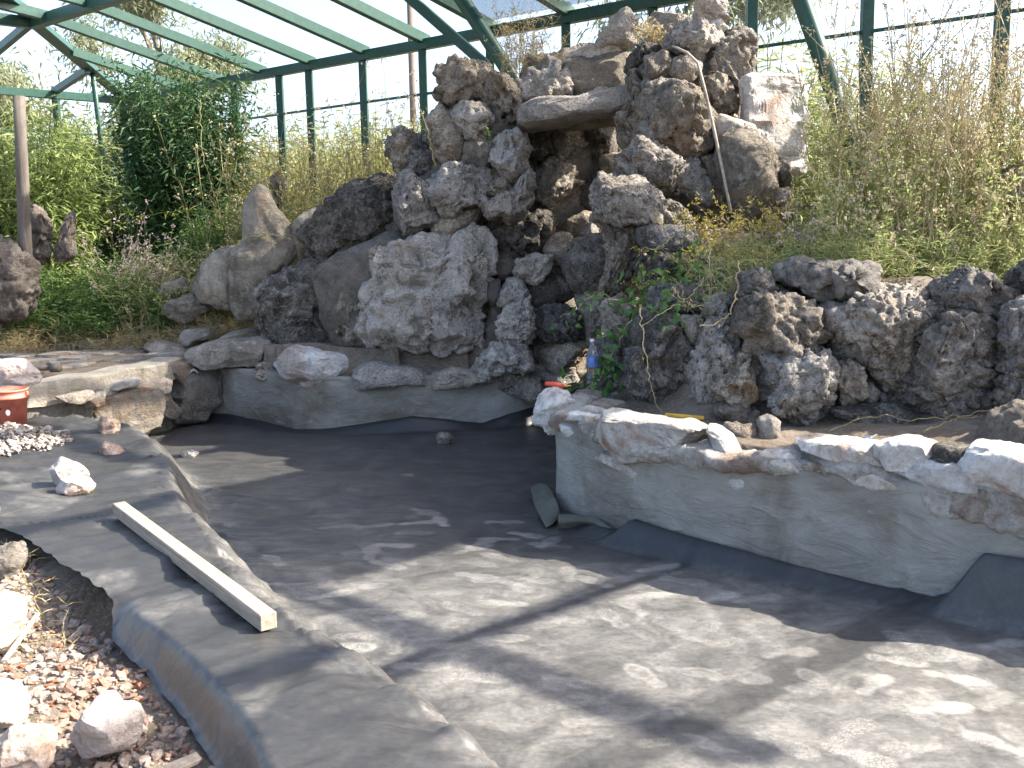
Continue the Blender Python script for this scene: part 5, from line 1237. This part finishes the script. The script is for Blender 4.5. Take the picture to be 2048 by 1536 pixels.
# ivy and trailing vines on the right of the recess
def vine(name, pts, Ys, nleaf, leaf_l, matl, label, seed, mats='stem', rad=0.005, spread=0.05, leaf_w=0.05):
    r = np.random.default_rng(seed)
    P = np.array([list(at(px, py, Y)) for (px, py), Y in zip(pts, Ys)]); P = smooth_line(P, 24)
    P += r.normal(size=P.shape) * 0.008
    V, F = tubes(P[None], np.linspace(rad, rad * 0.5, 24)[None], 5)
    parts = [(V, F, M[mats])]
    if nleaf:
        i = r.integers(3, 24, nleaf); c = P[i] + r.normal(size=(nleaf, 3)) * spread
        D = r.normal(size=(nleaf, 3)); D[:, 1] -= 0.6; D[:, 2] -= 0.2
        V, F = leaves(c, D, leaf_l * r.uniform(0.7, 1.3, nleaf), leaf_w, r, 0.1); parts.append((V, F, M[matl]))
    o0 = P[0]
    o = link(name, mesh_np(name, [(V - o0, F, m) for V, F, m in parts], False)); o.location = o0
    return tag(o, label, 'vine')
vine('ivy', [(1400, 500), (1385, 530), (1370, 560), (1345, 585), (1310, 590), (1280, 560)], [8.2, 8.1, 8.05, 8.0, 8.0, 8.05], 130, 0.10, 'fern', 'leafy green ivy hanging over the dark ledge right of the recess', 1, spread=0.10, leaf_w=0.055)
vine('ivy', [(1330, 590), (1260, 610), (1200, 590), (1150, 620), (1120, 635)], [8.1, 8.3, 8.4, 8.4, 8.4], 38, 0.075, 'ivy', 'thin ivy trailing left across the mouth of the recess', 2, spread=0.06, leaf_w=0.045)
vine('ivy', [(1260, 640), (1235, 690), (1215, 730), (1190, 770), (1150, 785)], [7.8, 7.75, 7.7, 7.6, 7.55], 90, 0.085, 'ivy', 'dark ivy climbing round the water bottle', 3, spread=0.10, leaf_w=0.055)
vine('ivy', [(1420, 540), (1380, 590), (1330, 620), (1290, 650)], [7.6, 7.4, 7.2, 7.1], 60, 0.07, 'ivy', 'shaded ivy over the upper stones of the boulder wall', 4, spread=0.10, leaf_w=0.045)
vine('dry_tendril', [(1477, 520), (1475, 575), (1465, 620), (1445, 640), (1420, 650), (1400, 652)], [7.2, 6.95, 6.75, 6.65, 6.6, 6.55], 5, 0.05, 'dry', 'pale dry tendril curving down over the boulder wall', 5, 'dry', 0.007, 0.02, 0.012)
vine('dry_tendril', [(1345, 575), (1358, 592), (1380, 610), (1410, 612)], [7.2, 7.15, 7.1, 7.1], 8, 0.05, 'dry', 'short sunlit forked twig on the boulder wall', 6, 'dry', 0.006, 0.03, 0.012)
vine('dry_tendril', [(1350, 470), (1330, 485), (1305, 500), (1290, 495), (1275, 510)], [8.4, 8.4, 8.35, 8.35, 8.3], 16, 0.06, 'dry', 'bare branching twig under the sunlit ledge', 7, 'dry', 0.006, 0.05, 0.008)
vine('dry_tendril', [(1420, 480), (1418, 540), (1420, 590), (1422, 640)], [7.6, 7.4, 7.3, 7.2], 4, 0.04, 'dry', 'thin stem hanging straight down in front of the creeper', 8, 'stem', 0.004, 0.02, 0.01)
vine('dry_tendril', [(1660, 858), (1750, 835), (1850, 838), (1940, 828), (2040, 800)], [6.25, 6.2, 6.1, 6.0, 5.9], 3, 0.04, 'dry', 'long thin dry stem lying on the soil at the foot of the boulder wall', 9, 'dry', 0.004, 0.02, 0.01)
vine('dry_tendril', [(1850, 860), (1900, 842), (1960, 830), (1990, 838)], [6.0, 6.05, 6.1, 6.1], 0, 0.04, 'dry', 'short curved dry stem crossing the long thin one', 10, 'dry', 0.005, 0.02, 0.01)
vine('dry_tendril', [(1280, 620), (1290, 690), (1302, 780), (1325, 830)], [7.0, 6.95, 6.9, 6.85], 4, 0.04, 'dry', 'thin dry stem hanging down to the yellow batten', 11, 'stem', 0.004, 0.02, 0.01)
vine('dry_stalk', [(400, 200), (405, 300), (425, 380), (450, 450)], [13.0, 12.9, 12.8, 12.7], 26, 0.08, 'reed', 'reddish upright stalk in front of the dark bamboo', 12, 'reed', 0.007, 0.04, 0.012)
vine('goldenrod_stem', [(470, 470), (420, 432), (360, 422), (300, 430), (250, 445), (225, 460)], [12.3, 12.3, 12.25, 12.2, 12.2, 12.2], 44, 0.06, 'goldenrod', 'arched stem with a yellow flowering tip over the green weeds', 13, 'fern', 0.008, 0.025, 0.014)
vine('goldenrod_stem', [(600, 345), (560, 315), (520, 300), (490, 285), (470, 278)], [12.6, 12.6, 12.6, 12.6, 12.6], 30, 0.06, 'hedge', 'leaning pale stem in front of the first post', 14, 'reed', 0.010, 0.03, 0.012)
vine('goldenrod_stem', [(585, 480), (555, 470), (520, 470), (490, 478), (468, 492)], [11.4, 11.38, 11.35, 11.35, 11.35], 30, 0.05, 'hedge', 'dry drooping stem hanging across the pointed boulder', 15, 'dry', 0.008, 0.025, 0.010)
vine('dry_stalk', [(870, 335), (862, 290), (850, 250), (835, 200), (830, 185)], [10.5, 10.5, 10.5, 10.55, 10.6], 3, 0.04, 'dry', 'curved pale stalk standing against the left flank of the waterfall', 16, 'dry', 0.009, 0.02, 0.008)
vine('dry_stalk', [(1690, 600), (1640, 560), (1600, 535)], [6.9, 7.0, 7.1], 0, 0.04, 'dry', 'short straw lying on the long top boulder', 17, 'dry', 0.004, 0.02, 0.008)
vine('dry_stalk', [(1770, 480), (1830, 520), (1890, 545)], [7.2, 7.0, 6.85], 0, 0.04, 'dry', 'reddish straight stalk slanting down over the grass', 18, 'stem', 0.007, 0.02, 0.008)

# ------------------------------------------------------------------ wooden post, stumps
pb = on(52, 505, 0.35); 
ptop = at(38, 192, 11.7); pbot = at(52, 560, 11.7)
tag(tube('wooden_post', [pbot - Vector((0, 0, 0.25)), at(50, 480, 11.7), at(44, 330, 11.7), ptop], [0.075, 0.072, 0.066, 0.062], M['oldwood'], None, 14), 'slim grey wooden post leaning slightly at the left edge', 'post')
boulder([(-40,470),(0,462),(20,478),(45,500),(62,530),(70,580),(60,640),(0,650),(-40,640)], 11.5, 0.3, 'karst', 'driftwood', 'gnarled dark tree stump at the left edge in front of the post', 'stump', 'tree_stump')
boulder([(62,405),(80,412),(97,440),(100,470),(98,500),(95,530),(70,530),(62,500),(70,470),(58,430)], 12.0, 0.13, 'karst', 'driftwood', 'bent piece of driftwood standing right behind the wooden post', 'stump', 'driftwood')
boulder([(135,408),(147,410),(148,450),(145,480),(150,510),(120,525),(105,520),(115,490),(125,460)], 12.0, 0.13, 'karst', 'driftwood', 'tapering upright stump among the ferny shrubs', 'stump', 'tree_stump')
boulder([(540,355),(558,340),(570,350),(572,395),(560,430),(545,420)], 13.2, 0.1, 'karst', 'driftwood', 'weathered stump hidden in the reeds', 'stump', 'tree_stump')

# ------------------------------------------------------------------ things lying about
def lay(name, a, b, wd, ht, mat, label, cat, bev=0.006):
    o = beam(name, a, b, wd, ht, M[mat], None, bev); return tag(o, label, cat)
a, b2 = on(240, 1040, 0.0), on(538, 1258, 0.0)
fs = np.linspace(0, 1, 40); tz = liner_z(a.x + (b2.x - a.x) * fs, a.y + (b2.y - a.y) * fs)
k1, k0 = np.polyfit(fs, tz, 1); k0 += max(0.0, np.quantile(tz - (k0 + k1 * fs), 0.9) - 0.006); za, zb = k0, k0 + k1
lay('timber_beam', (a.x, a.y, za + 0.036), (b2.x, b2.y, zb + 0.036), 0.072, 0.072, 'timber', 'pale square timber lying along the edge of the liner', 'timber', 0.004)
a, b2 = on(30, 795, 0.02), on(176, 812, 0.02)
lay('board', (a.x, a.y, 0.075), (b2.x, b2.y, 0.055), 0.10, 0.055, 'board', 'grey board lying on the liner against the kerbed wall', 'board')
# bucket
def bucket():
    c = on(22, 853, 0.0); zb = lz(c.x, c.y) + 0.01
    e = tag(empty('bucket', (c.x, c.y, zb)), 'red plastic builders bucket with a white blot, on the liner at the left', 'bucket')
    n = 40; pro = [(0.0, 0.012), (0.118, 0.012), (0.118, 0.0), (0.124, 0.0), (0.148, 0.24), (0.158, 0.24), (0.158, 0.262), (0.151, 0.262), (0.153, 0.30), (0.160, 0.303), (0.160, 0.316), (0.149, 0.316), (0.122, 0.03), (0.0, 0.03)]
    V, F = [], []
    for r_, z_ in pro:
        for i in range(n): V.append((r_ * math.cos(2 * PI * i / n), r_ * math.sin(2 * PI * i / n), z_))
    k = len(pro)
    for j in range(k - 1):
        for i in range(n): F.append((j * n + i, j * n + (i + 1) % n, (j + 1) * n + (i + 1) % n, (j + 1) * n + i))
    me = mesh_np('body', [(np.array(V), np.array(F), M['red'])]); b_ = link('body', me, e)
    # handle hanging down at the back, ears, printed blot
    hp = [(0.158 * math.cos(t), 0.158 * math.sin(t) * 1.02, 0.28 - 0.10 * math.sin(t)) for t in np.linspace(0, PI, 24)]
    V, F = tubes(np.array(hp)[None], np.full((1, 24), 0.004), 6); link('handle', mesh_np('handle', [(V, F, M['steel'])]), e)
    for sx in (-1, 1):
        V, F = box_vf((0.016, 0.03, 0.04), 0.004); V = V + np.array([sx * 0.162, 0, 0.275]); link('ear', mesh_np('ear', [(V, F, M['red'])]), e)
    for nm, a0, w_, z0, h_, mt in (('printed_blot', -1.22, 0.13, 0.115, 0.05, 'pvc'), ('printed_mark', -1.75, 0.20, 0.15, 0.03, 'black')):
        g_ = []; q = 16
        for i in range(q):
            t = 2 * PI * i / q; aa = a0 + w_ * math.cos(t); zz = z0 + h_ * 0.5 * math.sin(t) + 0.02; rr = 0.1255 + 0.1 * zz
            g_.append((rr * math.cos(aa), rr * math.sin(aa), zz))
        rr = 0.1255 + 0.1 * (z0 + 0.02); g_.append((rr * math.cos(a0) * 1.004, rr * math.sin(a0) * 1.004, z0 + 0.02))
        link(nm, mesh_np(nm, [(np.array(g_), np.array([(q, i, (i + 1) % q) for i in range(q)]), M[mt])]), b_)
bucket()
def ground_stone(poly, zb, dp, st, mt, label, cat='stone', name='loose_stone'):
    yb_ = max(p[1] for p in poly); xm = sum(p[0] for p in poly) / len(poly)
    c = on(xm, yb_ - 2, zb)
    return tag(stone(poly, c.y + dp * 0.8, dp, st, mt, None, name), label, cat)
ground_stone([(190,842),(203,837),(229,844),(239,864),(229,873),(200,873)], 0.0, 0.09, 'block', 'pink', 'pinkish broken stone on the liner nearest the kerbed wall')
ground_stone([(195,893),(207,886),(244,898),(239,912),(200,909)], 0.0, 0.08, 'block', 'pink', 'low wedge of pink stone on the liner between bucket and slope')
ground_stone([(100,922),(118,919),(140,930),(165,940),(173,958),(150,972),(118,970),(105,948)], 0.02, 0.09, 'block', 'rubble', 'jagged white stone leaning behind the flat pink one')
ground_stone([(107,975),(120,960),(180,960),(186,972),(180,990),(120,992)], 0.01, 0.10, 'block', 'rubble', 'flat white and pink stone in front of the jagged white one')
ground_stone([(70,826),(90,815),(122,810),(126,816),(105,828)], 0.0, 0.08, 'slab', 'rubble', 'thin white stone chip on the liner right of the bucket')
ground_stone([(364,903),(380,901),(397,908),(390,917),(370,916)], FLOOR, 0.06, 'slab', 'karst_pale', 'flat pale chip at the foot of the slope in the pond')
ground_stone([(872,872),(880,867),(900,868),(903,878),(896,895),(880,893)], FLOOR, 0.07, 'block', 'brown', 'brownish lump lying on the pond floor near the back wall')
ground_stone([(-20,735),(0,725),(40,726),(66,735),(76,760),(60,775),(0,775),(-20,770)], 0.31, 0.16, 'block', 'rubble', 'pale cut block on the kerb above the bucket', 'block', 'stone_block')
# mallet on the paving
a, b2 = on(68, 742, 0.33), on(102, 742, 0.33)
mz = 0.35
ml_ = tag(empty('mallet', (a.x, a.y, mz)), 'old wooden mallet lying on the paving behind the kerb', 'mallet')
tube('handle', [(a.x - 0.12, a.y, mz), (b2.x, b2.y, mz + 0.01)], 0.024, M['oldwood'], ml_, 10)
tube('head', [(b2.x, b2.y, mz + 0.01), (b2.x + 0.09, b2.y - 0.01, mz + 0.01)], 0.042, M['oldwood'], ml_, 14)
# pipe end in the wall
pe = at(394, 746, 10.9)
def ring(name, c, r0, r1, L, mat, label, cat):
    n = 24; V = []
    for rr, yy in ((r1, L), (r1, 0), (r0, 0), (r0, L)):
        for i in range(n): V.append((rr * math.cos(2 * PI * i / n), yy, rr * math.sin(2 * PI * i / n)))
    F = [(j * n + i, j * n + (i + 1) % n, (j + 1) * n + (i + 1) % n, (j + 1) * n + i) for j in range(3) for i in range(n)]
    o = link(name, mesh_np(name, [(np.array(V), np.array(F), M[mat])])); o.location = c; o.rotation_euler = (0.2, 0, 0.5)
    return tag(o, label, cat)
ring('pipe', (pe.x, pe.y - 0.12, pe.z), 0.038, 0.05, 0.3, 'pvc', 'white plastic pipe end sticking out at the corner of the pond wall', 'pipe')
# water bottle
def bottle():
    c = at(1185, 768, 7.75)
    e = tag(empty('water_bottle', c), 'clear plastic water bottle with blue label standing behind the corner stone', 'bottle')
    m, t, bs = mat_new('clear_plastic'); bs.inputs['Transmission Weight'].default_value = 0.9; bs.inputs['Roughness'].default_value = 0.12; bs.inputs['IOR'].default_value = 1.2
    bs.inputs['Base Color'].default_value = (0.8, 0.86, 0.93, 1)
    def lathe(pro, n=24):
        V = [(r_ * math.cos(2 * PI * i / n), r_ * math.sin(2 * PI * i / n), z_) for r_, z_ in pro for i in range(n)]
        F = [(j * n + i, j * n + (i + 1) % n, (j + 1) * n + (i + 1) % n, (j + 1) * n + i) for j in range(len(pro) - 1) for i in range(n)]
        return np.array(V), np.array(F)
    body = [(0.0, 0.004), (0.036, 0.0), (0.043, 0.012)] + [(0.043 - 0.002 * (k % 2), 0.02 + 0.012 * k) for k in range(17)] + [(0.040, 0.235), (0.028, 0.275), (0.015, 0.30), (0.0145, 0.318)]
    V, F = lathe(body); bd_ = link('body', mesh_np('body', [(V, F, m)]), e)
    V, F = lathe([(0.0165, 0.318), (0.0165, 0.338), (0.0, 0.339)]); link('cap', mesh_np('cap', [(V, F, M['pvc'])]), e)
    bl = plain('blue_label', (0.10, 0.17, 0.42), 0.4, var=0.5, scale=30)
    V, F = lathe([(0.0445, 0.13), (0.0445, 0.21)]); link('label_band', mesh_np('label_band', [(V, F, bl)]), bd_)
    V, F = lathe([(0.0446, 0.105), (0.0446, 0.112)]); link('red_stripe', mesh_np('red_stripe', [(V, F, M['orange'])]), bd_)
bottle()
a, b2 = at(1090, 767, 7.34), at(1128, 772, 7.32)
tc_ = tag(empty('trowel', a), 'orange-red tool handle lying on the white corner stone', 'tool')
tube('handle', [a, a.lerp(b2, 0.5) + Vector((0, 0, 0.004)), b2], [0.014, 0.017, 0.013], M['orange'], tc_, 10)
tube('tip', [b2, b2 + Vector((0.05, 0.03, -0.004))], [0.007, 0.005], M['yellow'], tc_, 8)
a, b2 = at(1330, 829, 6.72), at(1408, 836, 6.66)
lay('yellow_batten', a, b2, 0.035, 0.02, 'yellow', 'yellow wooden batten lying behind the white slab', 'batten', 0.003)
# pocket phone-like steel gadget on the ledge
c = at(1741, 873, 5.98)
ph = tag(empty('mobile_phone', c), 'small silver phone lying on the ledge behind the rusty capping', 'phone'); ph.rotation_euler = (0, 0, 0.9)
V, F = box_vf((0.105, 0.046, 0.018), 0.007, 3); link('body', mesh_np('body', [(V, F, M['steel'])]), ph)
V, F = box_vf((0.04, 0.034, 0.002), 0.0005); link('screen', mesh_np('screen', [(V + np.array([0.02, 0, 0.0095]), F, M['black'])], False), ph)
# thin rod leaning on the tower
tag(tube('rod', [at(1345, 92, 9.68), at(1375, 106, 9.5), at(1396, 126, 9.40), at(1412, 190, 9.32), at(1426, 250, 9.24), at(1443, 330, 9.1), at(1462, 425, 8.95)], [0.012, 0.013, 0.013, 0.014, 0.014, 0.013, 0.012], M['board'], None, 8), 'thin bent grey pole hanging down the right column of the waterfall', 'pole')
# loose flaps of liner at the corner of the pier
def flap(name, rows, label, mat='liner'):
    """rows of px points with depth -> a curved sheet with thickness"""
    G_ = np.array([[list(on(px, py, z)) for px, py, z in r] for r in rows], float)
    G_ = np.stack([smooth_line(r, 18) for r in G_]); G_ = np.stack([smooth_line(G_[:, j], 14) for j in range(18)], 1)
    m, n = G_.shape[:2]; V = G_.reshape(-1, 3); id_ = np.arange(m * n).reshape(m, n)
    F = np.stack([id_[:-1, :-1], id_[:-1, 1:], id_[1:, 1:], id_[1:, :-1]], -1).reshape(-1, 4)
    o0 = V.mean(0)
    me = mesh_np(name, [(V - o0, F, M[mat])]); o = link(name, me); o.location = o0
    md = o.modifiers.new('thickness', 'SOLIDIFY'); md.thickness = 0.005
    return tag(o, label, 'liner flap')
flap('liner_flap', [[(1062, 975, -.30), (1080, 966, -.27), (1096, 972, -.25)], [(1070, 1012, -.34), (1096, 1000, -.28), (1114, 1003, -.27)], [(1092, 1056, -.385), (1106, 1048, -.37), (1121, 1032, -.35)]], 'curled olive-grey liner offcut standing at the pier corner', 'liner_under')
flap('liner_flap', [[(1118, 1029, -.31), (1150, 1030, -.30), (1190, 1036, -.30), (1228, 1058, -.34)], [(1116, 1042, -.33), (1150, 1041, -.32), (1186, 1046, -.33), (1224, 1066, -.36)], [(1119, 1058, -.385), (1150, 1056, -.38), (1180, 1056, -.385), (1218, 1078, -.39)]], 'rolled-over lip of liner along the foot of the pier', 'liner_under')
# ------------------------------------------------------------------ rubble in the foreground
def rubble():
    r = np.random.default_rng(5)
    base = []
    for l in (1, 2):
        V0, F0 = ico(l)
        for j in range(4):
            V = V0 * (1 + 0.35 * r.normal(size=(len(V0), 1)) * 0.6) * np.array([1, r.uniform(0.6, 1), r.uniform(0.45, 0.8)])
            base.append((V, F0))
    def heap(name, n, pts_f, smin, smax, mats, label):
        parts = {m: ([], [], [0]) for m in mats}
        for i in range(n):
            x, y, z = pts_f()
            s = smin * (smax / smin) ** (r.random() ** 2.2)
            V, F = base[r.integers(0, 4 if s < smax * 0.5 else 8)]
            a = r.uniform(0, 2 * PI); c_, s_ = math.cos(a), math.sin(a)
            W = V * s; W = np.stack([W[:, 0] * c_ - W[:, 1] * s_, W[:, 0] * s_ + W[:, 1] * c_, W[:, 2]], 1) + np.array([x, y, z + s * 0.25])
            m = mats[r.choice(len(mats), p=[0.90, 0.10] if len(mats) == 2 else None)]
            q = parts[m]; q[0].append(W); q[1].append(F + q[2][0]); q[2][0] += len(W)
        lst = [(np.concatenate(q[0]), np.concatenate(q[1]), M[m]) for m, q in parts.items() if q[0]]
        o0 = lst[0][0].mean(0); lst = [(V - o0, F, m) for V, F, m in lst]
        o = link(name, mesh_np(name, lst, False)); o.location = o0
        return tag(o, label, None, None, 'stuff')
    def fg():
        while True:
            y = r.uniform(2.6, 6.4); x = float(xl_f(y)) - 0.02 - abs(r.normal()) * 0.75
            if x > -4.6: return x, y, gz(x, y)
    heap('gravel', 7500, fg, 0.005, 0.030, ['rubble', 'terracotta'], 'pale broken gravel in the trench beside the liner')
    c = on(35, 890, 0.0)
    def hp():
        while True:
            a, b_ = r.normal() * 0.30, r.normal() * 0.26
            if a * a / 0.3 + b_ * b_ / 0.22 < 1: break
        h = 0.13 * math.exp(-(a * a / 0.12 + b_ * b_ / 0.08))
        return c.x - 0.15 + a, c.y + b_, lz(c.x - 0.15 + a, c.y + b_) + h * r.uniform(0.3, 1)
    heap('gravel_heap', 1500, hp, 0.008, 0.036, ['rubble', 'brown'], 'small heap of straw and pale gravel on the liner in front of the bucket')
    # terracotta shards, one by one
    sh = []
    for j in range(5):
        bm = bmesh.new(); n = r.integers(4, 7)
        aa = np.sort(r.uniform(0, 2 * PI, n)); 
        f = bm.faces.new([bm.verts.new((math.cos(q) * r.uniform(0.6, 1), math.sin(q) * r.uniform(0.5, 0.8), 0.16)) for q in aa])
        e = bmesh.ops.extrude_face_region(bm, geom=[f])
        for v in [g_ for g_ in e['geom'] if isinstance(g_, bmesh.types.BMVert)]: v.co.z -= 0.32
        bmesh.ops.recalc_face_normals(bm, faces=bm.faces[:])
        V, F = bm_vf(bm); sh.append(mesh_np('brick_shard', [(V, F, M['terracotta'])], False))
    spots = [(135, 1325, 0.05), (140, 1395, 0.06), (185, 1395, 0.05), (205, 1380, 0.05), (240, 1330, 0.035), (255, 1350, 0.04), (285, 1350, 0.045), (292, 1370, 0.04), (232, 1355, 0.035), (262, 1390, 0.045), (250, 1410, 0.045), (275, 1400, 0.04), (300, 1395, 0.035), (225, 1345, 0.03), (310, 1410, 0.035), (330, 1420, 0.03), (270, 1430, 0.035), (295, 1440, 0.04), (320, 1450, 0.04), (345, 1470, 0.035), (285, 1475, 0.035), (370, 1500, 0.035), (300, 1500, 0.03), (165, 1340, 0.03), (180, 1365, 0.03), (150, 1420, 0.04), (120, 1410, 0.03), (60, 1360, 0.03), (100, 1250, 0.03), (95, 1300, 0.025), (215, 1410, 0.04), (200, 1425, 0.03), (60, 1470, 0.03), (330, 1500, 0.04), (395, 1520, 0.03), (245, 1300, 0.03), (275, 1320, 0.03)]
    for i, (px, py, s) in enumerate(spots):
        p = on(px, py, -0.17); o = link('brick_shard', sh[i % 5]); s *= 0.8
        o.location = (p.x, p.y, gz(p.x, p.y) + s * 0.45); o.scale = (s, s, s); o.rotation_euler = (r.normal() * 0.5, r.normal() * 0.5, r.uniform(0, 6))
        tag(o, 'broken orange terracotta shard in the rubble beside the liner', 'shard', 'terracotta shards in the rubble')
rubble()
def fg_block(poly, dp, label, mt='rubble', st='block'):
    xm = sum(p[0] for p in poly) / len(poly); ym = sum(p[1] for p in poly) / len(poly)
    c = on(xm, ym, -0.08)
    tag(stone(poly, c.y, dp, st, mt, None, 'rubble_block'), label, 'block')
fg_block([(-60,1205),(0,1200),(30,1215),(32,1265),(5,1300),(-60,1310)], 0.11, 'white rubble block at the left edge above the shards')
fg_block([(172,1440),(195,1412),(213,1408),(224,1430),(256,1432),(268,1456),(258,1492),(225,1515),(160,1520),(140,1480)], 0.10, 'large white rubble block at the bottom edge beside the shards')
fg_block([(-40,1380),(15,1388),(35,1420),(32,1455),(-40,1460)], 0.12, 'pale rubble block low at the left edge')
fg_block([(-30,1485),(40,1470),(95,1480),(100,1535),(30,1560),(-40,1560)], 0.10, 'white rubble block in the bottom left corner')
fg_block([(0,1100),(35,1090),(60,1115),(50,1150),(10,1160),(-30,1140)], 0.12, 'earthy stone at the left edge under the liner', 'karst_warm', 'rough')
a, b2 = on(255, 1548, -0.1), on(400, 1500, -0.1)
lay('broken_board', (a.x, a.y, gz(a.x, a.y) + 0.05), (b2.x, b2.y, gz(b2.x, b2.y) + 0.05), 0.06, 0.015, 'oldwood', 'weathered board half buried in the rubble at the bottom', 'board', 0.002)
a, b2 = on(5, 1282, -0.05), on(75, 1208, -0.1)
lay('wood_splinter', (a.x, a.y, gz(a.x, a.y) + 0.08), (b2.x, b2.y, gz(b2.x, b2.y) + 0.06), 0.022, 0.008, 'board', 'thin splinter of pale wood on the rubble at the left', 'splinter', 0.001)
b = []
while len(b) < 45:
    y = rng.uniform(4.3, 6.0); x = float(xl_f(y)) - 0.03 - abs(rng.normal()) * 0.3; b.append((x, y, gz(x, y)))
b = np.array(b)
stalks('straw', b, rng.uniform(0.05, 0.20, len(b)), rng, 'dry', 'dry', 'seed', 5, 0.10, 0.005, 1, 0.01, 0.9, 0.002, 'dry straw sticking out of the earth bank under the liner edge', heads=False)
